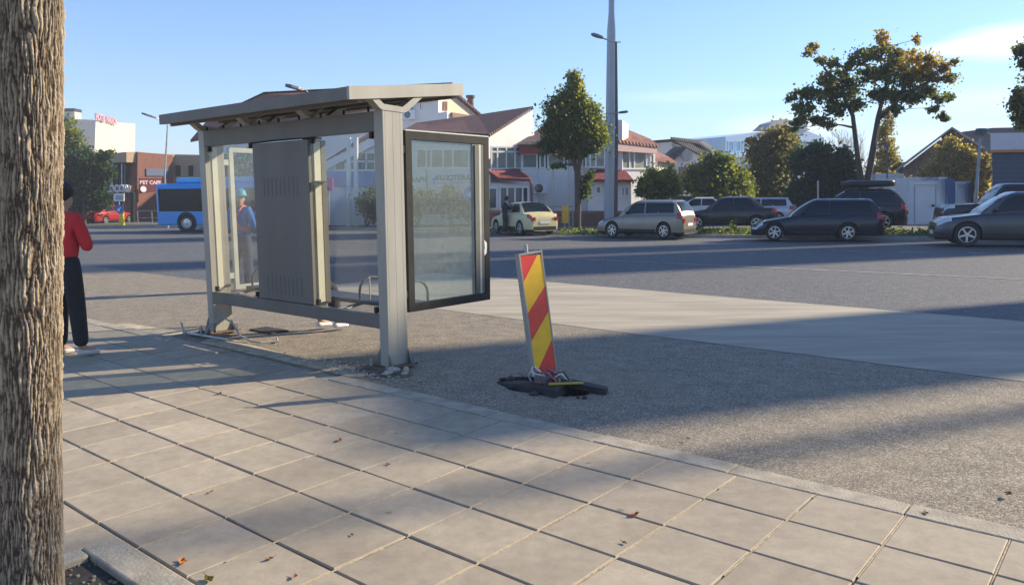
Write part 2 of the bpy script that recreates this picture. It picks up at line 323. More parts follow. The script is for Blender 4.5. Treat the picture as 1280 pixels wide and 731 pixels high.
# faint cross joints and a crack line in the concrete lane
M_joint = mat('lane_joint', (.10, .09, .08), .95, var=.3)
b = MB()
for u in []:
    b.poly([W(u-.012, VC0+.05, -.008), W(u-.02, far_edge(u)-.05, -.008), W(u+.0, far_edge(u)-.05, -.008), W(u+.012, VC0+.05, -.008)][::-1], M_joint)

# worn lane lines on the asphalt
M_line = mat('worn_road_paint', (.42, .42, .40), .8, var=.45, vscale=4)
b = MB()
def strip(p, q, w, z=-.016):
    p = Vector((p.x, p.y, z)); q = Vector((q.x, q.y, z)); d = (q-p).normalized(); s = Vector((-d.y, d.x, 0))*w/2
    b.poly([p+s, p-s, q-s, q+s][::-1] if (q-p).cross(s*-1).z > 0 else [p+s, p-s, q-s, q+s], M_line)
strip(gp(612, 318), gp(1278, 348), .10); strip(gp(90, 287.2), gp(560, 292), .22)
for k in range(7): strip(gp(700+k*85, 306+k*1.6), gp(738+k*85, 306.7+k*1.6), .12)
struct(b.build('lane_markings', M_line))
# far pavement with kerb, parking strip behind
def off(p, d): return Vector((p.x, p.y+d, 0))
M_fkerb = mat('far_kerb', (.33, .33, .32), .85, var=.25, vscale=3)
b = MB()
for p, q in zip(Pk[:-1], Pk[1:]):
    b.hexa([Vector((p.x, p.y, -.05)), Vector((q.x, q.y, -.05)), Vector((q.x, q.y+.2, -.05)), Vector((p.x, p.y+.2, -.05)), Vector((p.x, p.y, .11)), Vector((q.x, q.y, .11)), Vector((q.x, q.y+.2, .11)), Vector((p.x, p.y+.2, .11))])
struct(b.build('far_kerb', M_fkerb))
b = MB()
for p, q in zip(Pk[:-1], Pk[1:]):
    b.poly([Vector((q.x, q.y+.2, .09)), Vector((p.x, p.y+.2, .09)), Vector((p.x, p.y+2.6, .09)), Vector((q.x, q.y+2.6, .09))])
struct(b.build('verge', M_grass))
b = MB()
for p, q in zip(Pk[:-1], Pk[1:]):
    b.poly([Vector((q.x, q.y+2.6, .085)), Vector((p.x, p.y+2.6, .085)), Vector((p.x, p.y+60, .085)), Vector((q.x, q.y+60, .085))])
struct(b.build('far_car_park', mat('car_park_asphalt', (.12, .118, .112), .9, var=.3, vscale=1.2)))
# --- sidewalk slabs
uc, vc = uv_of(gp(113, 695)); uo, vo = uv_of(gp(125, 680)); 
PIT_U0, PIT_V1 = uc, vc                                         # inner corner of the soil pit (towards larger u, larger v)
lines_v = [V_IN-i*.4625 for i in range(0, 24)]
U0 = .4463
b = MB(); bs_ = MB()
rnd = random.Random(3)
KW = .11
VL = 1.592                                                     # joint line next to the pit
for i in range(len(lines_v)-1):
    v1, v0 = lines_v[i], lines_v[i+1]
    for k in range(-14, 62):
        u0 = U0+k*S_; u1 = u0+S_
        cu, cv = (u0+u1)/2, (v0+v1)/2
        g1, g2 = .0045, .006
        a0, a1, b0, b1 = u0+g1, u1-g1, v0+g2, v1-g2
        if cv < VL and PIT_U0-1.25 < cu and a0 < PIT_U0+KW and cv > vc-1.35:
            # pit: clip slabs that would cover it
            if a1 <= PIT_U0+KW+.02 and a1 > PIT_U0-1.25: continue
            a0 = max(a0, PIT_U0+KW+.006)
        z = rnd.uniform(-.0015, .0015); tl = rnd.uniform(-.002, .002); tm = rnd.uniform(-.002, .002)
        c = .006
        o_ = [(a0, b0), (a1, b0), (a1, b1), (a0, b1)]; i_ = [(a0+c, b0+c), (a1-c, b0+c), (a1-c, b1-c), (a0+c, b1-c)]
        q = len(b.v)
        b.v += [tuple(W(x, y, -.03)) for x, y in o_]+[tuple(W(x, y, -.005+z)) for x, y in o_]+[tuple(W(x, y, z+(tl if x > cu else -tl)+(tm if y > cv else -tm))) for x, y in i_]
        for f in [(q+8, q+11, q+10, q+9)]+[(q+j, q+4+j, q+4+(j+1) % 4, q+(j+1) % 4) for j in range(4)]+[(q+4+j, q+8+j, q+8+(j+1) % 4, q+4+(j+1) % 4) for j in range(4)]: b.f.append(f); b.m.append(0)
side = struct(b.build('sidewalk_paving', M_tile))
b = MB(); b.poly([Vector((p.x, p.y, -.022)) for p in quv(-6.2, 29, lines_v[-1], V_OUT)][::1], M_gapd); struct(b.build('sidewalk_bed', M_gapd))
b = MB()
for k in range(-14, 62):
    u0 = U0+k*S_; vv = V_IN; 
    segs = np.arange(V_IN, -4, -.03)
    for s0, s1 in zip(segs[:-1], segs[1:]):
        if (s0 < VL and u0 < PIT_U0+KW and u0 > PIT_U0-1.3 and s0 > vc-1.35) or s0 < -1: continue
        if noise.noise((u0*3, s0*2.5, 1)) < (-.32 if u0 < 3.2 else .0) or u0 > 10: continue
        w0 = .0055+.004*noise.noise((u0, s0*9, 4)); zz = .001+.002*noise.noise((u0, s0*30, 2))
        b.poly([W(u0-w0, s0, -.004), W(u0-w0, s1, -.004), W(u0, s1, zz), W(u0, s0, zz)], M_sand)
        b.poly([W(u0, s0, zz), W(u0, s1, zz), W(u0+w0, s1, -.004), W(u0+w0, s0, -.004)], M_sand)
struct(b.build('joint_sand', M_sand))
# kerb stones
b = MB()
for k in range(-6, 29):
    u0 = .93+k*1.0; 
    e = rnd.uniform(-.004, .004)
    if 6.2 < u0+.5 < 8.4: e -= .02
    b.buv(u0+.004, u0+.996, V_IN+.004, V_OUT+e*.5, -.08, .004+e)
ko = struct(b.build('kerb', M_kerb, bevel=.008))
# tree pit
bp = MB()
bp.buv(PIT_U0-1.25, PIT_U0+KW, PIT_V1, VL-.006, -.1, .012); bp.buv(PIT_U0, PIT_U0+KW, PIT_V1-1.25, PIT_V1-.004, -.1, .012)
bp.buv(PIT_U0-1.25-KW, PIT_U0-1.254, PIT_V1-1.25, VL-.006, -.1, .012); bp.buv(PIT_U0-1.25, PIT_U0-.004, PIT_V1-1.25-KW, PIT_V1-1.254, -.1, .012)
tag(bp.build('tree_pit_kerb', M_kerb, bevel=.012), 'low concrete kerb framing the soil pit of the near tree trunk', 'kerb')
b = MB(); n_ = 40
for i in range(n_):
    for j in range(n_):
        def zz(i, j): return -.035+.03*noise.noise((i*.35, j*.35, 0))+.012*noise.noise((i*1.3, j*1.3, 5))
        q = [(i, j), (i+1, j), (i+1, j+1), (i, j+1)]
        b.poly([W(PIT_U0-1.25*a/n_, PIT_V1-1.25*c/n_, zz(a, c)) for a, c in q][::-1], M_soil)
struct(b.build('pit_soil', M_soil))
b = MB()
for i in range(900):
    p = W(PIT_U0-rnd.random()*1.2, PIT_V1-rnd.random()*1.2, -.02); b.ball(p, rnd.uniform(.004, .013), None, 6, 4, (1, rnd.uniform(.6, 1.3), .7))
tag(b.build('soil_gravel', mat('gravel', (.25, .2, .15), .9, var=.4)), 'small stones and crumbs scattered in the tree pit soil', 'gravel', kind='stuff')
# sandy patch under the shelter
def patch(name, pts, z, m, seed=0):
    c = sum((Vector(p) for p in pts), Vector())/len(pts); out = []
    n = len(pts)
    for i in range(n):
        for t in range(8):
            p = Vector(pts[i]).lerp(Vector(pts[(i+1) % n]), t/8); d = (p-c); k = 1+.12*noise.noise((p.x*4+seed, p.y*4, 0))+.07*noise.noise((p.x*13, p.y*13+seed, 0)); out.append(Vector((c.x+d.x*k, c.y+d.y*k, z)))
    b = MB(); b.poly(out, m); o = b.build(name, m)
    if o.data.polygons[0].normal.z < 0: o.data.flip_normals()
    return struct(o)
M_patch = mat('yellow_sand', (.46, .39, .27), .95, var=.35, vscale=8, bump=.8, bscale=60)
patch('sand_patch', [W(8.7, 4.62), W(5.9, 4.6), W(5.7, 4.9), W(7.2, 4.85), W(8.8, 5.0)], -.010, M_patch)
patch('sand_patch', [W(9.4, 4.58), W(10.9, 4.57), W(10.9, 4.75), W(9.4, 4.9)], -.010, M_patch, 3)
# ------------------------------------------------------------------ bus shelter
M_paint_lit = mat('shelter_paint_lit', (.33, .315, .272), .45, metal=.0, var=.16, vscale=5, spec=.5, bump=.08, bscale=8, stretch=(1, 1, .18))  # shelter paint lightened for the sunlit posts and roof end
M_paint_shade = mat('shelter_paint_shade', (.155, .143, .122), .5, var=.13, vscale=3, spec=.35, bump=.06, bscale=9, stretch=(1, 1, .2))  # same shelter paint, darkened to put shade into rails, roof and cabinet
M_blk = mat('black_gasket', (.028, .027, .026), .7, var=.3, spec=.2)
M_rust = mat('rusty_steel', (.16, .11, .075), .85, var=.5, vscale=20, metal=.2)
M_steel = mat('galvanised_steel', (.42, .41, .39), .45, metal=.7, var=.2)
M_sgl = glass('shelter_glass', (.90, .91, .905), .07, .035)
M_dgl = glass('dirty_glass', (.80, .86, .85), .06, .20, (.60, .65, .60))
M_lite = mat('pale_profile', (.50, .52, .47), .5, var=.1)
sh = empty('bus_shelter', W(7.4, 5.2, 0), 'grey steel and glass bus shelter with a sloping roof on the dug up kerb', 'bus shelter')
UA, UB, VF, VBk = 5.76, 9.20, 5.0, 5.26
for (u0, u1) in ((UA, UA+.13), (UB-.13, UB)):
    b = MB(); b.buv(u0, u1, VF, VBk, .03, 2.53); p = b.build('post', M_paint_lit, sh, bevel=.006)
    g = MB()
    for k in range(1, 8, 3): g.buv(u0-.0012, u0+.002, VF+k*.032-.0015, VF+k*.032+.0015, .05, 2.52)
    g.build('ribs', M_paint_lit, p)
    q = MB(); q.buv(u0-.07, u1+.10, VF-.10, VBk+.07, .012, .03); pl = q.build('base_plate', M_rust, sh)
    for du in (-.04, .2):
        for dv in (-.06, .30): q = MB(); q.tube([W(u0+du, VF+dv, .0), W(u0+du, VF+dv, .10)], .009, 6); q.tube([W(u0+du, VF+dv, .03), W(u0+du, VF+dv, .045)], .018, 6); q.build('anchor_bolt', M_steel, pl)
    for vv in (VF-.003, VBk-.009):
        q = MB(); q.prism([W(u0-.06, vv, .03), W(u0, vv, .03), W(u0, vv, .17)], V*.012); q.build('gusset', M_paint_shade, pl)
        q = MB(); q.prism([W(u1, vv, .03), W(u1+.08, vv, .03), W(u1, vv, .2)], V*.012); q.build('gusset', M_paint_shade, pl)
b = MB(); b.buv(UA+.13, UB-.13, VF, VF+.07, 2.335, 2.525); b.build('top_rail', M_paint_shade, sh, bevel=.005)
b = MB(); b.buv(UA+.13, UB-.13, VF, VF+.07, .40, .54); b.build('bottom_rail', M_paint_shade, sh, bevel=.005)
# cabinet between the two panes
CU0, CU1 = 6.98, 8.03
b = MB(); b.buv(CU0, CU1, VF+.012, VBk-.01, .545, 2.315); cb = b.build('cabinet', M_paint_shade, sh, bevel=.006, label='tall grey metal cabinet with louvres in the middle of the long side')
for z0 in (.62, 1.72):
    b = MB()
    for k in range(9):
        u = CU0+.2+k*.08; b.buv(u, u+.028, VF+.0095, VF+.0125, z0, z0+.21)
    b.build('louvres', mat('louvre_shade', (.14, .127, .107), .6), cb)
b = MB(); b.buv(CU0-.004, CU0+.006, VF+.06, VF+.075, .56, 2.3); b.buv(CU0-.004, CU0+.006, VF+.17, VF+.18, .56, 2.3); b.build('edge_gasket', M_blk, cb)
b = MB(); b.buv(CU0-.01, CU0+.004, VF+.085, VF+.165, .57, 2.3); b.build('pale_edge_strip', mat('cream_strip', (.62, .60, .47), .5, var=.06), cb)
b = MB(); b.buv(CU0-.10, CU0, VF+.06, VF+.20, 1.86, 1.88); b.build('clip', M_blk, cb)
b = MB(); b.tube([W(CU1+.02, VF+.02, 2.325), W(CU0+.6, VF-.01, 2.33), W(CU0-.12, VF+.02, 2.332)], .010, 6); b.tube([W(CU0+.1, VF+.03, 2.325), W(CU0-.1, VF+.12, 2.325)], .014, 6); b.build('loose_cable', M_blk, cb)
# panes of the long side with clamps
for (a, c) in ((UA+.15, CU0-.01), (CU1+.01, UB-.15)):
    b = MB(); b.buv(a, c, VF+.030, VF+.038, .555, 2.325); p = b.build('side_pane', M_sgl, sh)
    for uu in (a+.03, c-.07):
        for z in (.55, 2.27): b = MB(); b.buv(uu, uu+.04, VF+.015, VF+.055, z, z+.06); b.build('pane_clamp', M_blk, p)
# cross wings towards the street
def wing(u, v0, v1, z0, z1, mf, mg, fw, name_lbl):
    b = MB(); b.buv(u, u+.05, v0, v1, z1-fw, z1); b.buv(u, u+.05, v0, v1, z0, z0+fw); b.buv(u, u+.05, v0, v0+fw, z0+fw, z1-fw); b.buv(u, u+.05, v1-fw, v1, z0+fw, z1-fw)
    w = b.build('wing_frame', mf, sh, bevel=.003, label=name_lbl)
    b = MB(); b.buv(u+.02, u+.028, v0+fw, v1-fw, z0+fw, z1-fw); b.build('wing_pane', mg, w)
    for zb in (z0+.15, z1-.22): b = MB(); b.buv(u+.005, u+.045, VBk, v0, zb, zb+.07); b.build('wing_bracket', mf, w)
    return w
w = wing(UA+.06, 5.345, 6.60, .53, 2.36, M_blk, M_dgl, .085, 'black framed dirty glass wing at the near end')
b = MB(); b.buv(UA+.052, UA+.06, 6.425, 6.455, .62, 2.27); b.buv(UA+.07, UA+.10, 6.34, 6.40, .62, 2.27); b.build('alloy_stile', M_steel, w)
b = MB(); b.buv(UA+.0535, UA+.06, 6.36, 6.50, .62, 2.27); b.build('inner_stile', mat('stile_dark', (.09, .095, .08), .6), w)
b = MB(); b.poly([W(UA+.055, 6.50, 1.22), W(UA+.055, 6.545, 1.18), W(UA+.055, 6.54, 1.07), W(UA+.055, 6.49, 1.03), W(UA+.055, 6.47, 1.10), W(UA+.055, 6.51, 1.12)]); b.build('torn_sticker', mat('sticker', (.8, .8, .78)), w)
b = MB(); b.buv(UA+.06, UA+.11, 5.35, 6.6, 2.36, 2.372); b.build('top_cap', M_lite, w)
w2 = wing(UB-.10, 5.345, 6.60, .53, 2.34, M_lite, M_sgl, .06, 'pale framed glass wing at the far end')
b = MB(); b.buv(UB-.14, UB-.13, VF+.09, VF+.16, .56, 2.33); b.build('pale_edge_strip', MATS['cream_strip'], sh)
# roof with sloping fascia
VR0, VR1 = 4.60, 6.11
RA, RB = 5.745, 9.36
def rz(v, top): return (2.706 if top else 2.59)+(v-VR0)*(.118)
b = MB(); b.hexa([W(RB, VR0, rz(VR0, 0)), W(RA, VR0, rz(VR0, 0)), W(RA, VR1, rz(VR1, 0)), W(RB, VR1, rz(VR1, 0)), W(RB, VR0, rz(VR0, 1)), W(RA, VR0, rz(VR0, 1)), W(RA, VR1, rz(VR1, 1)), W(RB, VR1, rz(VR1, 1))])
rf = b.build('roof', M_paint_shade, sh, bevel=.004)
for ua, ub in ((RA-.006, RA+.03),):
    b = MB(); b.hexa([W(ub, VR0-.003, rz(VR0, 0)-.002), W(ua, VR0-.003, rz(VR0, 0)-.002), W(ua, VR1+.003, rz(VR1, 0)-.002), W(ub, VR1+.003, rz(VR1, 0)-.002), W(ub, VR0-.003, rz(VR0, 1)+.002), W(ua, VR0-.003, rz(VR0, 1)+.002), W(ua, VR1+.003, rz(VR1, 1)+.002), W(ub, VR1+.003, rz(VR1, 1)+.002)]); b.build('lit_end_face', M_paint_lit, rf)  # cap in the lighter paint, so the roof end looks sunlit
b = MB()
for vv in (4.72, 5.35, 5.98):
    b.hexa([W(RB-.03, vv, rz(vv, 0)-.03), W(RA+.03, vv, rz(vv, 0)-.03), W(RA+.03, vv+.05, rz(vv, 0)-.025), W(RB-.03, vv+.05, rz(vv, 0)-.025), W(RB-.03, vv, rz(vv, 0)+.004), W(RA+.03, vv, rz(vv, 0)+.004), W(RA+.03, vv+.05, rz(vv, 0)+.008), W(RB-.03, vv+.05, rz(vv, 0)+.008)])
b.build('roof_joist', M_paint_shade, rf)
for u0 in (UA-.006, UA+1.15, UA+2.3, UB-.10):
    b = MB(); t = .10
    prof = [(4.86, rz(4.86, 0)+.01), (4.94, rz(4.94, 0)+.01), (5.02, 2.585), (5.26, 2.575), (5.44, rz(5.44, 0)+.01), (5.56, rz(5.56, 0)+.01), (5.31, 2.53), (5.27, 2.522), (5.0, 2.528), (4.965, 2.545)]
    b.prism([W(u0, v, z) for v, z in prof], U*t); b.build('roof_bracket', M_paint_lit, sh)
b = MB()
for k in range(9):
    u = UA+.25+k*.38; b = MB(); b.tube([W(u, VF+.04, 2.525), W(u, VF+.04, 2.575)], .012, 6); b.build('rail_stud', M_blk, sh)
b = MB()
for u in (UA+1.2, UA+2.35):
    b = MB(); b.tube([W(u-.32, VF+.03, 2.66), W(u, VF+.03, 2.53), W(u+.32, VF+.03, 2.66)], .016, 6); b.build('roof_strut', M_paint_shade, sh)
# bench inside with hooped arms
M_bench = mat('bench_steel', (.06, .065, .08), .45, var=.2, metal=.3)
bn = MB(); bn.buv(5.95, 8.95, 5.40, 5.80, .54, .585); seat = bn.build('bench_seat', M_bench, sh, bevel=.008)
b = MB()
for u in (6.0, 6.75, 7.6, 8.4, 8.9):
    b.tube([W(u, 5.75, .535), W(u, 5.5, .53), W(u, 5.06, .50)], .016, 6); b.tube([W(u, 5.5, .53), W(u-.14, 5.06, .50)], .012, 6)
b.build('bench_brackets', M_bench, seat)
for u in (6.02, 6.72, 8.86):
    b = MB(); pth = [W(u, 5.44, .58)]+[W(u, 5.62-.18*math.cos(t), .68+.14*math.sin(t)) for t in np.linspace(0, math.pi, 9)]+[W(u, 5.80, .58)]
    b.tube(pth, .014, 8); b.build('armrest', M_bench, seat)
# the small white hoop frame visible near the cabinet
b = MB(); b.tube([W(6.62, 5.5, .58), W(6.62, 5.5, .84), W(6.40, 5.5, .84)], .008, 6); b.build('side_rail', M_lite, seat)

# dug-up fixings at the left post
M_hole = mat('hole_dark', (.02, .018, .016), 1, var=.4)
M_dirt = mat('dug_dirt', (.14, .11, .08), .95, var=.5, vscale=14, bump=1, bscale=40)
def spoil(name, c, ru, rv, h, m, label, cat, n=18, seed=0, kind=None):
    b = MB(); rows = 8
    def P(i, j):
        t = 2*math.pi*j/n; r = i/rows; k = 1+.25*noise.noise((math.cos(t)*2+seed, math.sin(t)*2, 1))
        hh = h*(1-r**1.5)*(1+.6*noise.noise((math.cos(t)*r*4+seed, math.sin(t)*r*4, 3)))-.018*(r > .95)
        return Vector((c.x, c.y, 0))+U*(ru*r*k*math.cos(t))+V*(rv*r*k*math.sin(t))+Vector((0, 0, hh-.012))
    for i in range(rows):
        for j in range(n):
            q = [P(i, j), P(i+1, j), P(i+1, j+1), P(i, j+1)]
            if i == 0: q = q[:3]
            b.poly(q[::-1])
    o = b.build(name, m, smooth=True)
    if o.data.polygons[-1].normal.z < 0: o.data.flip_normals()
    return tag(o, label, cat, kind=kind)
spoil('dug_earth', W(9.15, 4.98), .42, .22, .02, M_dirt, 'patch of dark dug earth around the far foot of the shelter', 'earth', seed=1, kind='structure')
b = MB(); b.buv(8.55, 9.05, 5.48, 5.74, -.012, .004); pg = b.build('metal_cover_plate', mat('dark_iron', (.06, .05, .045), .8, metal=.3, var=.4)); tag(pg, 'dark flat metal cover plate on the ground behind the far shelter foot', 'cover plate')
b = MB(); b.tube([W(9.05, 4.86, .012), W(8.98, 4.9, .14), W(8.86, 5.0, .24), W(8.7, 5.04, .18), W(8.48, 5.0, .05), W(8.2, 4.98, .012), W(8.02, 5.0, .012), W(7.95, 5.18, .012), W(8.15, 5.3, .012)], .012, 8)
tag(b.build('loose_cable', mat('grey_cable', (.36, .35, .33), .6)), 'grey loose cable arching out of the ground at the far shelter foot', 'cable')
b = MB(); b.tube([W(9.42, 4.78, .014), W(8.5, 4.84, .02)], .018, 8); b.tube([W(9.36, 4.76, .0), W(9.39, 4.74, .15)], .012, 6); b.tube([W(9.0, 4.8, .0), W(9.02, 4.78, .12)], .009, 6)
tag(b.build('steel_bar', M_steel), 'pale steel bar lying across the far shelter foot with two upright rods', 'steel bar')
b = MB(); rr_ = random.Random(9)
def chunk(b, c, r):
    v0 = len(b.v); k = MB(); k.ball((0, 0, 0), 1, None, 7, 5)
    sx, sy, sz = rr_.uniform(.7, 1.4), rr_.uniform(.7, 1.3), rr_.uniform(.4, .8); s = rr_.random()*50
    vs = []
    for q in k.v:
        q = Vector(q); f = 1+.4*noise.noise(q*1.5+Vector((s, 0, 0))); vs.append((c.x+q.x*r*sx*f, c.y+q.y*r*sy*f, c.z+q.z*r*sz*f))
    b.v += vs; b.f += [tuple(i+v0 for i in f) for f in k.f]; b.m += [0]*len(k.f)
M_rub = mat('broken_concrete', (.42, .38, .31), .9, var=.4, vscale=30, bump=.8, bscale=80)
for i, (u, v, r, lb) in enumerate([(5.66, 4.96, .07, 'largest lump of broken concrete wedged under the near shelter post'), (5.58, 5.06, .045, 'small lump of broken concrete just right of the near shelter post'), (5.62, 4.86, .05, 'pale chip of broken concrete in front of the near shelter post'), (5.50, 4.97, .03, 'tiny concrete crumb furthest right of the near shelter post'), (6.05, 4.78, .04, 'flat concrete chip on the sand left of the near shelter post'), (6.35, 4.72, .03, 'small concrete chip on the yellow sand under the glass pane')]):
    b = MB(); chunk(b, W(u, v, r*.3), r); tag(b.build('concrete_chunk', M_rub), lb, 'rubble', 'lumps of broken concrete at the near shelter post')
spoil('dug_earth', W(5.80, 4.98), .42, .24, .03, M_dirt, 'dug up dark earth around the near foot of the shelter', 'earth', seed=7, kind='structure')
b = MB()
for i in range(240):
    u = rr_.gauss(6.2, .5); v = rr_.gauss(4.82, .10); chunk(b, W(u, v, -.004), rr_.uniform(.004, .016))
tag(b.build('rubble_grit', M_rub), 'pale grit and crumbs spread over the dug strip beside the kerb', 'grit', kind='stuff')

# ------------------------------------------------------------------ leaning hazard board
M_red = mat('reflective_red', (.72, .05, .03), .35, var=.12, vscale=9); M_yel = mat('reflective_yellow', (.90, .50, .015), .35, var=.1, vscale=9)
M_boardback = mat('board_edge', (.13, .12, .11), .6, var=.2); M_rubber = mat('black_rubber', (.025, .024, .024), .75, var=.4, vscale=12)
Yd = gp(684, 478).y
hb = empty('hazard_board', gp(684, 478), 'red and yellow striped hazard board leaning left over a broken base', 'hazard board')
wdir = Vector((.84, .54, 0)).normalized(); bl = at(668, 467, Yd); tl = at(648.5, 317.5, Yd+.02)
updir = (tl-bl).normalized(); hgt = (tl-bl).length; wid = .25
nrm = wdir.cross(updir).normalized()                            # towards the viewer
if nrm.y > 0: nrm = -nrm
Fm = lambda x, y, d: bl+wdir*(x*wid)+updir*(y*hgt)+nrm*d
b = MB(); b.prism([Fm(0, 0, 0), Fm(1, .02, 0), Fm(1, 1.02, 0), Fm(0, 1, 0)], -nrm*.055); bd = b.build('board', M_boardback, hb)
b = MB(); e = .004; x0, x1 = .035, .965
def stripe(pts, m): b.poly([Fm(x, y, e) for x, y in pts], m)
ls = [.765, .505, .27, .01]; rs = [1.0, .725, .505, .27]
def L_(i): return (x0, ls[i])
T = .985
stripe([(x0, T), (x0, ls[0]), (.80, T)], M_red)
stripe([(x0, ls[0]), (x0, ls[1]), (x1, rs[1]), (x1, T), (.80, T)], M_yel)
stripe([(x0, ls[1]), (x0, ls[2]), (x1, rs[2]), (x1, rs[1])], M_red)
stripe([(x0, ls[2]), (x0, ls[3]+.01), (.12, .01), (x1, rs[3]), (x1, rs[2])], M_yel)
stripe([(.12, .01), (x1, .01), (x1, rs[3])], M_red)
o = b.build('striped_face', M_red, bd)
if o.data.polygons[0].normal.dot(nrm) < 0: o.data.flip_normals()
b = MB()
for (xa, xb, ya, yb) in ((-.02, .035, -.005, 1.0), (.965, 1.02, .0, 1.03)): b.prism([Fm(xa, ya, .008), Fm(xb, ya, .008), Fm(xb, yb, .008), Fm(xa, yb, .008)], -nrm*.07)
b.prism([Fm(.035, .986, .008), Fm(.965, .986+.018, .008), Fm(.965, 1.02, .008), Fm(.035, 1.0, .008)], -nrm*.07)
b.build('board_rim', mat('grey_rim', (.33, .31, .28), .5), hb)
b = MB(); b.tube([Fm(.42, -.05, -.03), Fm(.42, .5, -.03), Fm(.42, 1.075, -.03)], .018, 10); b.build('mast_tube', mat('mast_grey', (.38, .37, .36), .5), hb)
bx = MB(); c0 = gp(684, 482)
def BW(x, y, z): return c0+U*(-x)+V*y+Vector((0, 0, z))
bx.hexa([BW(-.46, -.19, -.11), BW(.30, -.27, -.04), BW(.22, .0, -.05), BW(-.36, .04, -.11), BW(-.46, -.17, -.005), BW(.27, -.24, .06), BW(.20, .0, .055), BW(-.36, .04, -.005)])
bx.build('rubber_foot', M_rubber, hb, bevel=.015)
bx = MB(); bx.hexa([BW(.12, .0, .01), BW(.57, .09, -.01), BW(.51, .23, -.01), BW(.13, .17, .01), BW(.14, .01, .07), BW(.56, .10, .035), BW(.50, .22, .03), BW(.15, .16, .06)]); bx.build('torn_rubber_piece', M_rubber, hb, bevel=.006)
bx = MB(); bx.box(-.07, .07, -.05, .05, .02, .10, None, lambda q: BW(q.x-.02, q.y-.03, q.z)); bx.build('foot_socket', M_boardback, hb, bevel=.01)
# the hole and what sticks out of it
b = MB()
for i in range(46):
    t = rr_.uniform(0, 6.283); r = rr_.uniform(.35, 1.12); chunk(b, c0+U*(-.48*r*math.cos(t))+V*(.27*r*math.sin(t))+Vector((0, 0, -.10 if r < .9 else -.01)), rr_.uniform(.012, .045))
tag(b.build('asphalt_rubble', MATS['cut_asphalt_edge']), 'dark crumbs of broken asphalt in and round the hole under the hazard board', 'rubble', kind='stuff')

Mw = mat('red_wire', (.5, .09, .09), .5); Mw2 = mat('white_wire', (.7, .68, .66), .5); Mw3 = mat('dark_wire', (.05, .05, .06), .5)
wires = [(Mw, 5, 'bundle of red loops of wire beside the hazard board foot', 'red'), (Mw2, 5, 'bundle of white wires sticking out beside the hazard board foot', 'white'), (Mw3, 4, 'tangle of black wires in the hole by the hazard board', 'black')]
for mi, (m_, cnt, lb, nm) in enumerate(wires):
    b = MB()
    for k in range(cnt):
        x = rr_.uniform(-.1, .22); y = rr_.uniform(-.05, .14); a = rr_.uniform(0, 3); pts = []
        for t in np.linspace(0, 1, 9): pts.append(BW(x+.09*math.cos(a+t*4.5)*(1+.3*k*.2), y+.05*math.sin(a+t*4.5), -.0+.13*math.sin(math.pi*t)*rr_.uniform(.8, 1.2)))
        b.tube(pts, .006, 6)
    tag(b.build('wire_bundle', m_), lb, 'wires')
b = MB(); b.prism([BW(.12, -.14, .062), BW(.15, -.17, .062), BW(.36, .06, .062), BW(.33, .07, .062)], Vector((0, 0, .012))); tag(b.build('yellow_strip', mat('yellow_plastic', (.55, .36, .03), .5)), 'yellow plastic strip lying on the black rubber foot', 'plastic strip')

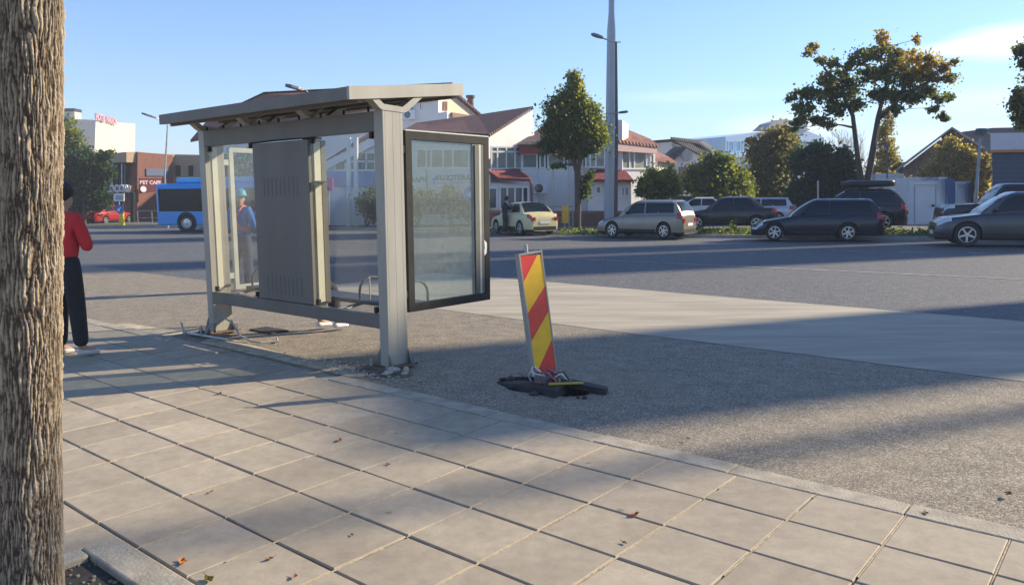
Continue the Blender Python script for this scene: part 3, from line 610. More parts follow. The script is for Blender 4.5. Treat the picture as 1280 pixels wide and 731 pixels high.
# ------------------------------------------------------------------ near tree trunk with real bark relief
tr = empty('street_tree', gp(40, 790), 'thick rough barked tree trunk cut by the left edge in its soil pit', 'tree')
def bark(name, base, r0, r1, h, parent, lean=(0, 0), nt=420, nz=1300, z0=-.1):
    th = np.linspace(0, 2*np.pi, nt, endpoint=False); z = np.linspace(z0, h, nz)
    NC = 46
    # ridges: stretched cellular noise on a periodic strip, evaluated with warped cells
    rng2 = np.random.default_rng(4)
    cw, chh = 2*np.pi/NC, .15
    nr = int((h-z0)/chh)+4
    jx = rng2.uniform(-.42, .42, (nr, NC)); jz = rng2.uniform(-.45, .45, (nr, NC)); hh = rng2.uniform(.6, 1.15, (nr, NC))
    TH, Z = np.meshgrid(th, z)
    def ns(a, b_, s):  # smooth value noise, periodic in theta
        A = int(a); g = np.random.default_rng(s).uniform(-1, 1, (int((h-z0)*b_)+6, A))
        x = TH/(2*np.pi)*A; y = (Z-z0)*b_; xi = x.astype(int); yi = y.astype(int); fx = x-xi; fy = y-yi; fx = fx*fx*(3-2*fx); fy = fy*fy*(3-2*fy)
        return (g[yi, xi % A]*(1-fx)+g[yi, (xi+1) % A]*fx)*(1-fy)+(g[yi+1, xi % A]*(1-fx)+g[yi+1, (xi+1) % A]*fx)*fy
    wx = TH+.10*ns(10, 4, 11)+.045*ns(24, 14, 12)+.02*ns(60, 40, 19); wz = Z+.03*ns(16, 7, 13)
    cx = wx/cw; cz = (wz-z0)/chh; ix = np.floor(cx).astype(int); iz = np.floor(cz).astype(int)
    d1 = np.full(TH.shape, 9.); d2 = np.full(TH.shape, 9.); hv = np.ones(TH.shape)
    for a in (-1, 0, 1):
        for c in (-1, 0, 1):
            kx = ix+a; kz = np.clip(iz+c, 0, nr-1); ox = .5*(kz % 2)
            px = kx+.5+jx[kz, kx % NC]; pz = kz+.5+jz[kz, kx % NC]
            d = np.sqrt((cx-px)**2+((cz-pz)*.62)**2); new = d < d1
            d2 = np.where(new, d1, np.minimum(d2, d)); hv = np.where(new, hh[kz, kx % NC], hv); d1 = np.where(new, d, d1)
    edge = np.clip((d2-d1)/.5, 0, 1)**.8; edge = edge*(.75+.25*ns(50, 30, 21))
    rel = edge*(.55+.6*hv)+.16*ns(120, 60, 14)+.14*ns(210, 170, 15)+.24*ns(100, 9, 16)*edge+.12*ns(60, 90, 22)
    r = np.interp(z, [z0, .15, .6, h], [r0*1.25, r0*1.08, r0, r1])[:, None]*(1+.03*ns(5, 1.5, 17))
    Rr = r+(rel-.6)*.0095
    X = base.x+Rr*np.cos(TH)+lean[0]*Z; Y = base.y+Rr*np.sin(TH)+lean[1]*Z
    co = np.stack([X, Y, Z], -1).reshape(-1, 3)
    i = np.arange(nz-1)[:, None]*nt; j = np.arange(nt)[None]; j2 = (j+1) % nt
    F = np.stack([i+j, i+j2, i+nt+j2, i+nt+j], -1).reshape(-1, 4)
    me = bpy.data.meshes.new(name); me.vertices.add(len(co)); me.vertices.foreach_set('co', co.astype(np.float32).ravel())
    me.loops.add(F.size); me.loops.foreach_set('vertex_index', F.ravel().astype(np.int32)); me.polygons.add(len(F)); me.polygons.foreach_set('loop_start', np.arange(0, F.size, 4, dtype=np.int32))
    at_ = me.attributes.new('relief', 'FLOAT', 'POINT'); at_.data.foreach_set('value', np.clip(rel, 0, 1.6).astype(np.float32).ravel())
    me.update(calc_edges=True); me.validate(); me.polygons.foreach_set('use_smooth', [True]*len(me.polygons))
    o = bpy.data.objects.new(name, me); COL.objects.link(o); o.parent = parent; me.transform(wm(parent).inverted()); return o
def barkmat():
    m, n, l, p = nodes_mat('rough_bark'); a = n.new('ShaderNodeAttribute'); a.attribute_name = 'relief'
    tcn = n.new('ShaderNodeTexCoord'); v = n.new('ShaderNodeTexNoise'); v.inputs['Scale'].default_value = 14; v.inputs['Detail'].default_value = 8; l.new(tcn.outputs['Object'], v.inputs[0])
    r = n.new('ShaderNodeValToRGB'); e = r.color_ramp.elements; e[0].position = .12; e[0].color = (.075, .054, .038, 1); e[1].position = .76; e[1].color = (.43, .355, .26, 1); x = e.new(.38); x.color = (.25, .20, .142, 1)
    ml = n.new('ShaderNodeMath'); ml.operation = 'MULTIPLY_ADD'; ml.inputs[1].default_value = .5; l.new(v.outputs[0], ml.inputs[0]); l.new(a.outputs['Fac'], ml.inputs[2])
    sb = n.new('ShaderNodeMath'); sb.operation = 'MULTIPLY_ADD'; sb.inputs[1].default_value = .72; sb.inputs[2].default_value = -.14; l.new(ml.outputs[0], sb.inputs[0]); l.new(sb.outputs[0], r.inputs[0]); l.new(r.outputs[0], p.inputs['Base Color'])
    f = n.new('ShaderNodeTexNoise'); f.inputs['Scale'].default_value = 150; f.inputs['Detail'].default_value = 5; l.new(tcn.outputs['Object'], f.inputs[0])
    b = n.new('ShaderNodeBump'); b.inputs['Strength'].default_value = .7; b.inputs['Distance'].default_value = .003; l.new(f.outputs[0], b.inputs['Height']); l.new(b.outputs[0], p.inputs['Normal']); p.inputs['Roughness'].default_value = .95; p.inputs['Specular IOR Level'].default_value = .15
    return m
M_bark = barkmat()
_t0 = at(38.5, 731, 3.05); _t1 = at(39.5, 0, 3.05); TL = (_t1.x-_t0.x)/(_t1.z-_t0.z)
TB = Vector((_t0.x-TL*_t0.z, 3.05, 0))
trunk = bark('trunk', TB, .111, .108, 3.3, tr, lean=(TL, 0)); trunk.data.materials.append(M_bark)
M_limb = mat('limb_bark', (.085, .068, .055), .9, var=.4, vscale=10, bump=.8, bscale=20)
# ------------------------------------------------------------------ thin air
hm = bpy.data.materials.new('haze'); hm.use_nodes = True; hn = hm.node_tree.nodes; hn.clear(); ho = hn.new('ShaderNodeOutputMaterial'); hv = hn.new('ShaderNodeVolumePrincipled'); hv.inputs['Color'].default_value = (.82, .9, 1, 1); hv.inputs['Density'].default_value = .0011; hm.node_tree.links.new(hv.outputs[0], ho.inputs['Volume'])
b = MB(); b.box(-1000, 1000, -400, 1600, -1.2, 46); hz_o = b.build('haze', hm); hz_o['kind'] = 'stuff'; tag(hz_o, 'thin pale blue haze over the whole street', 'haze')
# ------------------------------------------------------------------ people
M_skin = mat('skin', (.42, .24, .16), .55, var=.08); M_hair = mat('black_hair', (.009, .007, .006), .6, var=.3, vscale=40, bump=.6, bscale=60)
def skin(name, nodes, edges, m, parent, sub=2, root=0):
    me = bpy.data.meshes.new(name); me.from_pydata([n[:3] for n in nodes], edges, []); me.materials.append(m)
    o = bpy.data.objects.new(name, me); COL.objects.link(o); o.parent = parent
    md = o.modifiers.new('skin', 'SKIN'); md.use_smooth_shade = True
    if not me.skin_vertices: 
        pass
    for i, sv in enumerate(me.skin_vertices[0].data):
        r = nodes[i][3]; sv.radius = (r, nodes[i][4] if len(nodes[i]) > 4 else r); sv.use_root = (i == root)
    s = o.modifiers.new('sub', 'SUBSURF'); s.levels = sub; s.render_levels = sub
    return o
# figures face local +y ; x to their right ; units metres for a 1.75 m person
def figure(name, label, cat, loc, face_az, pose, cols, scale=1, group=None, hat=None, vest=None, shoe=(.7, .7, .68), bag=None):
    root = empty(name, loc, label, cat, group, rz=-face_az); root.scale = (scale,)*3
    J = pose
    chain = ['pelvis', 'waist', 'chest', 'neck0', 'neck', 'head', 'crown']
    rad = dict(pelvis=(.125, .105), waist=(.115, .09), chest=(.135, .10), neck0=(.07, .06), neck=(.052, .055), head=(.075, .092), crown=(.062, .075))
    nodes = []; idx = {}; edges = []
    def add(k, p, r, prev):
        idx[k] = len(nodes); nodes.append((*p, *(r if isinstance(r, tuple) else (r, r))))
        if prev is not None: edges.append((idx[prev], idx[k]))
    prev = None
    for k in chain: add(k, J[k], rad[k], prev); prev = k
    h = J['head']
    fd = Vector(J.get('face', (0, 1, 0)))
    add('nose', (h[0]+fd.x*.098, h[1]+fd.y*.098, h[2]+fd.z*.098-.005), .017, 'head'); add('chin', (h[0]+fd.x*.072, h[1]+fd.y*.072, h[2]-.085), .034, 'head')
    for s in ('l', 'r'):
        add('sh'+s, J['sh'+s], .062, 'chest'); add('el'+s, J['el'+s], .043, 'sh'+s); add('wr'+s, J['wr'+s], .028, 'el'+s); 
        wv = (Vector(J['wr'+s])-Vector(J['el'+s])).normalized(); pm = Vector(J['wr'+s])+wv*.06; add('pa'+s, pm, (.036, .02), 'wr'+s)
        side = wv.cross(Vector((0, 0, 1))); side = side.normalized() if side.length > .1 else Vector((1, 0, 0)); up2 = side.cross(wv)
        ax = side if abs(wv.z) < .7 else Vector((0, 1, 0))
        for k, (o_, ln) in enumerate(((-.027, .062), (-.009, .075), (.009, .07), (.027, .055))):
            p1 = pm+wv*.035+ax*o_; add('f%d%s' % (k, s), p1, .009, 'pa'+s); p2 = p1+wv*ln*.55-up2*.012; add('g%d%s' % (k, s), p2, .008, 'f%d%s' % (k, s)); add('h%d%s' % (k, s), p2+wv*ln*.3-up2*.025, .007, 'g%d%s' % (k, s))
        add('t'+s, Vector(J['wr'+s])+wv*.035-ax*.04, .011, 'wr'+s); add('u'+s, Vector(J['wr'+s])+wv*.075-ax*.052, .009, 't'+s)
        add('hp'+s, J['hp'+s], .085, 'pelvis'); add('kn'+s, J['kn'+s], .058, 'hp'+s); add('an'+s, J['an'+s], .038, 'kn'+s)
        td = Vector(J.get('toe'+s, (0, 1, 0))); a = Vector(J['an'+s]); add('to'+s, (a.x+td.x*.14, a.y+td.y*.14, a.z-.05+td.z*.1), (.035, .025), 'an'+s)
    skin('body', nodes, edges, M_skin, root)
    def sub_fig(nm, keys, links, m, gr, extra=None):
        ii = {k: i for i, k in enumerate(keys)}
        ns = [(*nodes[idx[k]][:3], nodes[idx[k]][3]+gr.get(k, .014), nodes[idx[k]][4]+gr.get(k, .014)) for k in keys]
        return skin(nm, ns, [(ii[a], ii[b]) for a, b in links], m, root)
    g = {k: .022 for k in idx}; g.update(neck0=.008, wrl=.016, wrr=.016, ell=.02, elr=.02, waist=.038, pelvis=.045)
    jk = ['chest', 'waist', 'pelvis', 'neck0', 'shl', 'ell', 'wrl', 'shr', 'elr', 'wrr']
    sub_fig('jacket', jk, [('chest', 'waist'), ('waist', 'pelvis'), ('chest', 'neck0'), ('chest', 'shl'), ('shl', 'ell'), ('ell', 'wrl'), ('chest', 'shr'), ('shr', 'elr'), ('elr', 'wrr')], cols[0], g)
    g2 = dict(pelvis=.03, waist=.012, hpl=.02, hpr=.02, knl=.028, knr=.028, anl=.035, anr=.035)
    sub_fig('trousers', ['pelvis', 'waist', 'hpl', 'knl', 'anl', 'hpr', 'knr', 'anr'], [('pelvis', 'waist'), ('pelvis', 'hpl'), ('hpl', 'knl'), ('knl', 'anl'), ('pelvis', 'hpr'), ('hpr', 'knr'), ('knr', 'anr')], cols[1], g2)
    ms = mat('shoe_%02d' % int(shoe[0]*99), shoe, .5)
    for s in ('l', 'r'):
        a = Vector(J['an'+s]); td = Vector(J.get('toe'+s, (0, 1, 0)))
        skin('shoe', [(a.x-td.x*.05, a.y-td.y*.05, a.z-.045-td.z*.0, .045, .04), (a.x+td.x*.07, a.y+td.y*.07, a.z-.05+td.z*.05, .046, .036), (a.x+td.x*.17, a.y+td.y*.17, a.z-.062+td.z*.1, .043, .026)], [(0, 1), (1, 2)], ms, root)
    hd = Vector(J['head'])
    hp = LMB()
    if hat is None:
        hp.ball((0, 0, 0), 1, None, 20, 14); vs = []
        for q in hp.v:
            q = Vector(q); f = 1+.10*noise.noise(q*5)+.05*noise.noise(q*14); front = q.dot(fd); cut = 1.0
            vs.append((hd.x-fd.x*.016+q.x*.098*f, hd.y-fd.y*.016+q.y*.112*f, hd.z+.05+max(q.z, -1.0+.95*max(0, front+.15))*.118*f))
        hp.v = vs; hp.build('hair', M_hair, root, smooth=60)
    else:
        hp.lathe([(.001, .115), (.05, .108), (.088, .075), (.106, .03), (.112, -.005), (.13, -.012), (.13, -.018), (.105, -.014)], 20, None, Matrix.Translation(hd+Vector((0, 0, .045)))); hp.build('hat', hat, root, smooth=50)
    if vest:
        vb = LMB(); ch = Vector(J['chest']); wa = Vector(J['waist']); pe = Vector(J['pelvis'])
        for sx in (-.085, .085):
            vb.tube([wa+Vector((sx, .125, 0)), ch+Vector((sx, .13, .0)), ch+Vector((sx, .09, .15)), ch+Vector((sx, -.02, .18)), ch+Vector((sx, -.12, .10)), ch+Vector((sx*-.2, -.165, -.05)), wa+Vector((sx*-1, -.15, 0))], .022, 8)
        vb.tube([wa+Vector((.165*math.cos(t), .14*math.sin(t), 0)) for t in np.linspace(0, 2*math.pi, 25)], .026, 8, cap=False)
        vb.build('vest_straps', vest, root, smooth=True)
    return root
STAND = dict(pelvis=(0, 0, .95), waist=(0, .01, 1.10), chest=(0, 0, 1.30), neck0=(0, -.01, 1.44), neck=(0, 0, 1.50), head=(0, .02, 1.62), crown=(0, .0, 1.69),
    shl=(-.175, 0, 1.40), ell=(-.23, -.03, 1.12), wrl=(-.22, .06, .88), shr=(.175, 0, 1.40), elr=(.23, -.03, 1.12), wrr=(.22, .06, .88),
    hpl=(-.09, 0, .90), knl=(-.10, .02, .50), anl=(-.11, -.01, .09), hpr=(.09, 0, .90), knr=(.10, .02, .50), anr=(.12, -.01, .09))
def pose(**k): d = dict(STAND); d.update(k); return d
M_redj = mat('red_sweater', (.60, .035, .04), .9, var=.14, vscale=5, bump=.5, bscale=7); M_blackp = mat('black_trousers', (.016, .016, .02), .85, var=.3, bump=.4, bscale=8)
# person in red, seen from behind and the right, looking down at a phone
figure('person', 'person in a red sweater and black trousers standing just right of the big trunk', 'person', gp(88, 445), R_(14),
    pose(head=(0, .07, 1.63), crown=(0, .06, 1.71), face=(0, .93, -.3), neck=(0, .03, 1.51), shl=(-.185, .02, 1.40), shr=(.18, .02, 1.40), elr=(.245, .07, 1.12), wrr=(.08, .23, 1.13), ell=(-.25, .06, 1.13), wrl=(-.08, .25, 1.14), chest=(0, -.005, 1.29), knr=(.11, .02, .5), anr=(.13, .02, .09), toer=(.6, .8, 0)),
    (M_redj, M_blackp), 1.065, shoe=(.55, .52, .48))
M_bluej = mat('blue_work_jacket', (.03, .16, .52), .8, var=.15, bump=.4, bscale=8); M_navy = mat('navy_trousers', (.03, .05, .12), .85, var=.3, bump=.4, bscale=8); M_orange = mat('orange_strap', (.75, .12, .06), .5); M_teal = mat('teal_cap', (.03, .32, .42), .5)
figure('person', 'worker in a blue jacket with orange harness straps and teal cap behind the shelter glass', 'person', gp(305, 363), R_(20),
    pose(elr=(.25, .02, 1.13), wrr=(.20, .2, 1.02), ell=(-.26, .02, 1.12), wrl=(-.18, .18, 1.0), anl=(-.15, 0, .09), knl=(-.13, .03, .5)), (M_bluej, M_navy), 1.06, hat=M_teal, vest=M_orange, shoe=(.12, .1, .09))
M_darkj = mat('dark_jacket', (.02, .022, .03), .85, var=.3, bump=.4, bscale=8)
figure('person', 'person in dark clothes leaning on the open door side of the cream taxi', 'person', gp(631, 293), R_(75),
    pose(head=(0, .12, 1.60), crown=(0, .13, 1.68), neck=(0, .08, 1.5), neck0=(0, .06, 1.43), chest=(0, .04, 1.29), elr=(.24, .22, 1.2), wrr=(.2, .42, 1.25), ell=(-.24, .2, 1.18), wrl=(-.18, .42, 1.25), anr=(.14, -.12, .09)), (M_darkj, M_darkj), .98, shoe=(.05, .05, .05))
SIT = dict(pelvis=(0, 0, .57), waist=(0, .02, .72), chest=(0, .06, .92), neck0=(0, .07, 1.05), neck=(0, .10, 1.11), head=(0, .14, 1.22), crown=(0, .13, 1.30), shl=(-.175, .06, 1.01), ell=(-.22, .08, .74), wrl=(-.14, .30, .66), shr=(.175, .06, 1.01), elr=(.22, .10, .74), wrr=(.14, .30, .66),
    hpl=(-.10, .04, .55), knl=(-.11, .45, .53), anl=(-.11, .42, .10), hpr=(.10, .04, .55), knr=(.11, .45, .53), anr=(.11, .50, .10))
seatp = W(8.22, 5.62, 0)
figure('person', 'seated person in dark clothes behind the cabinet with only one white shoe showing below', 'person', seatp, R_(40), SIT, (M_darkj, M_darkj), 1.08, shoe=(.75, .74, .72))

# ------------------------------------------------------------------ vehicles
M_tyre = mat('tyre', (.022, .022, .022), .8, var=.3); M_rim = mat('alloy_rim', (.55, .55, .56), .3, metal=.8, var=.1); M_dark = mat('car_trim', (.015, .015, .016), .5, var=.2)
M_cgl = mat('car_glass', (.010, .018, .030), .12, var=.1, spec=.3); M_tail = mat('tail_lamp', (.45, .015, .02), .2, var=.1, coat=.5); M_head = mat('head_lamp', (.62, .64, .66), .12, var=.1, coat=.8); M_plate = mat('number_plate', (.75, .75, .72), .5, var=.05)
def paint(nm, c, metal=.3, rough=.32): return mat('paint_'+nm, c, rough, metal=metal, var=.08, vscale=2, coat=.35)
KIND = dict(  # x from rear bumper (0) to nose; lists of (x, z_belt-ish hood line) and roof line
 sedan=dict(L=4.45, Wd=1.74, H=1.46, wb=2.6, ro=.95, wr=.31, belt=[(0, .62), (.06, .88), (.2, .95), (1.0, .98), (2.9, .93), (3.25, .88), (4.1, .74), (4.38, .60), (4.45, .45)], roof=[(.62, 0), (1.35, 1.0), (2.3, 1.0), (3.2, 0)], sw=(.95, 2.95), div=1.95),
 wagon=dict(L=4.6, Wd=1.76, H=1.50, wb=2.72, ro=.93, wr=.32, belt=[(0, .55), (.05, .90), (.14, .99), (1.0, .98), (3.0, .93), (3.35, .88), (4.25, .72), (4.53, .58), (4.6, .45)], roof=[(.10, 0), (.48, .97), (1.5, 1.0), (2.4, .98), (3.35, 0)], sw=(.42, 3.05), div=1.95),
 suv=dict(L=4.6, Wd=1.86, H=1.68, wb=2.68, ro=.95, wr=.365, belt=[(0, .6), (.05, 1.0), (.14, 1.08), (1.0, 1.08), (3.0, 1.03), (3.3, 1.0), (4.2, .88), (4.52, .70), (4.6, .5)], roof=[(.12, 0), (.55, .95), (1.5, 1.0), (2.3, .98), (3.3, 0)], sw=(.45, 3.05), div=1.9),
 jeep=dict(L=4.9, Wd=1.9, H=1.85, wb=2.95, ro=1.0, wr=.40, belt=[(0, .8), (.04, 1.1), (.1, 1.18), (1.0, 1.18), (3.2, 1.16), (3.3, 1.15), (4.7, 1.08), (4.86, .95), (4.9, .6)], roof=[(.06, 0), (.15, .98), (1.5, 1.0), (2.8, 1.0), (3.35, 0)], sw=(.2, 3.15), div=1.8))
def interp(tab, x): return float(np.interp(x, [t[0] for t in tab], [t[1] for t in tab]))
def car(name, label, pxy, az, kind, col, scale=1.0, group=None, rail=False, box=False, sign=False, z=0.0, extra=None, cladding=False, metal=.3, lx=1.0, front=False):
    K = KIND[kind]; Lc, Wc, Hc = K['L'], K['Wd'], K['H']; hw = Wc/2
    rearw = gp(*pxy, z); d = Vector((math.sin(R_(az)), math.cos(R_(az)), 0))           # heading
    if front: rearw = rearw-d*K['wb']*scale*lx
    # which side is near the camera
    side = Vector((d.y, -d.x, 0)); near = 1 if side.dot(-rearw) > 0 else -1              # +1: right-hand side near
    org = rearw-d*K['ro']*scale*lx-side*near*(hw-.02)*scale
    root = empty(name, org, label, 'taxi' if sign else 'car', group, rz=-R_(az)+math.pi/2); root.scale = (scale*lx, scale, scale)   # local +x = heading, +y = left
    belt = lambda x: interp(K['belt'], x)
    rmax = Hc
    def rooff(x):
        t = interp(K['roof'], x) if K['roof'][0][0] <= x <= K['roof'][-1][0] else 0
        b = belt(x); return b+(rmax-b)*(1-(1-t)**1.35)
    zc = .20
    def width(x):
        e = min(x, Lc-x); return hw*(1-.20*math.exp(-e/.16)-.05*math.exp(-e/.7))
    def sec(x):
        w = width(x); b = belt(x); r = rooff(x); t = max(0, (r-b)/(rmax-b)) if rmax > b else 0
        tum = .16*t; er = .05
        pts = [(0, zc), (w-.10, zc), (w-.02, zc+.07), (w, .42), (w*1.0, .60*b+.25*.4), (w-.015, b-.09), (w-.05, b-.012)]
        # greenhouse / hood
        g0 = w-.065; g1 = g0-tum
        pts += [(g0-.03*t, b+.02*t+.0), (g0+(g1-g0)*.5, b+(r-b)*.5+.004), (g1+.02, b+(r-b)*.9+.006), (g1-.05, r-.0+.012*(1-t)), (g1*.6, r+.03), (0, r+.042)]
        return pts
    xs = sorted(set(list(np.linspace(0, .3, 7))+list(np.linspace(.3, Lc-.3, 40))+list(np.linspace(Lc-.3, Lc, 7))+[K['roof'][0][0], K['roof'][-1][0]]))
    m = LMB(); n = 13; ring = []
    for x in xs:
        s = sec(x); full = [(x, y, zz) for y, zz in s]+[(x, -y, zz) for y, zz in s[-2:0:-1]]
        ring.append(len(m.v)); m.v += full
    k = 2*n-2
    for a, c in zip(ring[:-1], ring[1:]):
        for j in range(k): m.f.append((a+j, a+(j+1) % k, c+(j+1) % k, c+j)); m.m.append(0)
    m.f.append(tuple(ring[0]+j for j in range(k))[::-1]); m.m.append(0); m.f.append(tuple(ring[-1]+j for j in range(k))); m.m.append(0)
    pm = paint(*col) if isinstance(col, tuple) and isinstance(col[0], str) else col
    body = m.build('body', pm, root); me = body.data; me.materials.append(M_dark)
    bmm = bmesh.new(); bmm.from_mesh(me); bmesh.ops.recalc_face_normals(bmm, faces=bmm.faces); bmm.to_mesh(me); bmm.free()
    wx = [K['ro'], K['ro']+K['wb']]; wr = K['wr']; ar = wr+.06
    cut = LMB()
    for x in wx:
        for sg in (-1, 1):
            prof = [(.001, -.16), (ar, -.16), (ar, .2), (.001, .2)]
            X = Matrix.Translation((x, sg*(hw-.06), wr+.02)) @ Matrix.Rotation(math.pi/2, 4, 'X')
            cut.lathe(prof, 28, None, X)
    co = cut.build('cut', M_dark, root); cm = co.data; bmm = bmesh.new(); bmm.from_mesh(cm); bmesh.ops.remove_doubles(bmm, verts=bmm.verts, dist=.003); bmesh.ops.recalc_face_normals(bmm, faces=bmm.faces); bmm.to_mesh(cm); bmm.free()
    md = body.modifiers.new('b', 'BOOLEAN'); md.object = co; md.operation = 'DIFFERENCE'; md.solver = 'EXACT'
    bpy.context.view_layer.update()
    nm = bpy.data.meshes.new_from_object(body.evaluated_get(bpy.context.evaluated_depsgraph_get()))
    body.modifiers.clear(); bpy.data.objects.remove(co)
    if len(nm.polygons) > 100: body.data = nm
    me = body.data; me.materials.clear(); me.materials.append(pm); me.materials.append(M_dark)
    for p in me.polygons:
        c = p.center; p.material_index = 0
        for x in wx:
            rr2 = math.hypot(c.x-x, c.z-wr-.02)
            if rr2 < ar+.004 and abs(c.y) < hw-.005 and abs(p.normal.x*(c.x-x)+p.normal.z*(c.z-wr-.02)) >= 0 and (abs(p.normal.y) < .3 or rr2 < ar*.97) and abs(c.y) > hw-.32: p.material_index = 1
        if c.z < .235 or (cladding and c.z < .42 and p.material_index == 0): p.material_index = 1
        p.use_smooth = True
    me.set_sharp_from_angle(angle=R_(32))
    def S(x, t, sg, o=.006):                                   # point on the shell; t is a fractional index in the section
        s = sec(x); i = min(int(t), n-2); f = t-i; y = s[i][0]*(1-f)+s[i+1][0]*f; zz = s[i][1]*(1-f)+s[i+1][1]*f
        ty = s[i+1][0]-s[i][0]; tz = s[i+1][1]-s[i][1]; ln = math.hypot(ty, tz) or 1; ny, nz2 = tz/ln, -ty/ln
        return Vector((x, sg*(y+ny*o), zz+nz2*o))
    def patchm(nm_, xa, xb, ta, tb, sg, mt, par, nx=8, ny=4, o=.008, skew=None):
        q = LMB(); g = []
        for i in range(nx+1):
            row = []
            for j in range(ny+1):
                tt = ta+(tb-ta)*j/ny; x0_ = xa(tt) if callable(xa) else xa; x1_ = xb(tt) if callable(xb) else xb
                row.append(S(x0_+(x1_-x0_)*i/nx, tt, sg, o))
            g.append(row)
        for i in range(nx):
            for j in range(ny):
                f = [g[i][j], g[i+1][j], g[i+1][j+1], g[i][j+1]]; q.poly(f if sg > 0 else f[::-1])
        o_ = q.build(nm_, mt, par, smooth=True); return o_
    r0, r3 = K['roof'][0][0], K['roof'][-1][0]; s0, s1 = K['sw']
    rt1, rt2 = K['roof'][1][0], K['roof'][-2][0]
    def rear_x(t): f = (t-7.1)/2.7; return s0+.05+(max(rt1, s0)-s0-.0)*f*.85+.04*f
    def front_x(t): f = (t-7.1)/2.7; return s1-.03-(s1-rt2)*f*.80
    dv = K['div']
    for sg in (1, -1):
        patchm('rear_side_window', rear_x, dv-.03, 7.15, 9.25, sg, M_cgl, root)
        patchm('front_side_window', dv+.03, front_x, 7.15, 9.25, sg, M_cgl, root)
        if kind in ('wagon', 'wagon2', 'suv', 'jeep'):
            w = LMB(); xq = s0+.62+(dv-s0)*.12
            w.poly([S(xq, 7.15, sg, .012), S(xq+.05, 7.15, sg, .012), S(xq+.05, 9.25, sg, .012), S(xq, 9.25, sg, .012)][::sg]); w.build('window_pillar', pm, root)
    def across(nm_, xa, xb, mt, yk=.9, o=.012, nx=10):
        q = LMB(); g = []
        for i in range(nx+1):
            x = xa+(xb-xa)*i/nx; row = []
            for j in range(9):
                y = -1+2*j/8; t = 10.0+(1-abs(y))*2 if abs(y) < 1 else 10.0
                p = S(x, min(t, 11.999), 1 if y >= 0 else -1, o); 
                row.append(Vector((p.x, p.y*(1 if True else 1), p.z)))
            g.append(row)
        for i in range(nx):
            for j in range(8): q.poly([g[i][j], g[i+1][j], g[i+1][j+1], g[i][j+1]][::-1])
        return q.build(nm_, mt, root, smooth=True)
    across('windscreen', rt2+.08, r3-.05, M_cgl); across('rear_window', r0+.05, rt1-.06, M_cgl)
    # door seams, sills, handles, mirrors
    q = LMB()
    for x in (dv, s1+.0, s0+.55 if kind != 'sedan' else s0+.15):
        for sg in (1, -1):
            q.poly([S(x, t, sg, .003) for t in (2.2, 3, 4, 5, 6)]+[S(x+.012, t, sg, .003) for t in (6, 5, 4, 3, 2.2)])
    q.build('door_seams', M_dark, root)
    for sg in (1, -1): q = LMB(); q.poly([S(x, 2.05, sg, .012) for x in (K['ro']+ar+.05, Lc-.95-ar)]+[S(x, 2.75, sg, .012) for x in (Lc-.95-ar, K['ro']+ar+.05)]); q.build('sill_trim', M_dark, root)
    for sg in (1, -1):
        for x in (dv-.22, s1-.95 if kind != 'jeep' else s1-1.1):
            q = LMB(); p = S(x, 5.1, sg, .02); q.box(p.x-.09, p.x+.09, min(p.y, p.y+sg*.02), max(p.y, p.y+sg*.02), p.z-.015, p.z+.015); q.build('door_handle', pm if col[0] != 'x' else M_dark, root)
        q = LMB(); p = S(s1-.18, 7.2, sg, .05); q.ball(p+Vector((0, sg*.07, .07)), .1, None, 12, 8, (.55, 1, .7)); q.build('mirror', pm, root, smooth=True)
        patchm('tail_light', .015, .30 if kind != 'jeep' else .12, 4.6, 6.6 if kind in ('sedan', 'jeep') else 7.4, sg, M_tail, root, 5, 3, .012)
        patchm('headlight', Lc-.42, Lc-.03, 4.9, 6.2, sg, M_head, root, 5, 3, .012)
    def cap_quad(nm_, x, y0, y1, z0, z1, mt): q = LMB(); q.box(x-.012, x+.012, y0, y1, z0, z1); return q.build(nm_, mt, root)
    cap_quad('number_plate', -.008, -.26, .26, .52, .63, M_plate); cap_quad('number_plate', Lc+.008, -.26, .26, .36, .47, M_plate)
    cap_quad('grille', Lc-.001, -.45, .45, .50, .60, M_dark); cap_quad('lower_bumper', .002, -.6, .6, .24, .40, M_dark)
    for sg in (-1, 1): cap_quad('tail_light', .006, *sorted((sg*(hw-.38), sg*(hw-.20))), .66, .82, M_tail)
    # wheels
    for x in wx:
        for sg in (-1, 1):
            X = Matrix.Translation((x, sg*(hw-.015), wr)) @ Matrix.Rotation(-sg*math.pi/2, 4, 'X')
            wt_ = LMB(); rw = wr*.68
            wt_.lathe([(rw, .0), (rw+.02, .012), (wr-.03, .012), (wr-.005, -.012), (wr, -.05), (wr, -.15), (wr-.03, -.19), (rw, -.19)], 30, None, X); w_ = wt_.build('wheel', M_tyre, root, smooth=35)
            rmx = LMB(); rmx.lathe([(rw, .004), (rw-.02, .004), (rw-.03, -.03), (rw-.035, -.07), (.001, -.075)], 26, M_dark, X); 
            rmx.lathe([(rw+.004, .006), (rw-.018, .008), (rw-.03, -.02)], 26, M_rim, X); ns_ = 5 if kind[:5] != 'wagon' else 6
            for a in range(ns_):
                A = X @ Matrix.Rotation(2*math.pi*a/ns_+.3, 4, 'Z')
                rmx.hexa([A @ Vector(p) for p in ((.02, -.035, -.05), (rw-.01, -.03, -.03), (rw-.01, .03, -.03), (.02, .035, -.05), (.02, -.03, -.005), (rw-.01, -.024, .0), (rw-.01, .024, .0), (.02, .03, -.005))], M_rim)
            rmx.lathe([(.06, -.03), (.055, .0), (.001, .004)], 14, M_rim, X); rmx.build('rim', M_rim, w_, smooth=35)
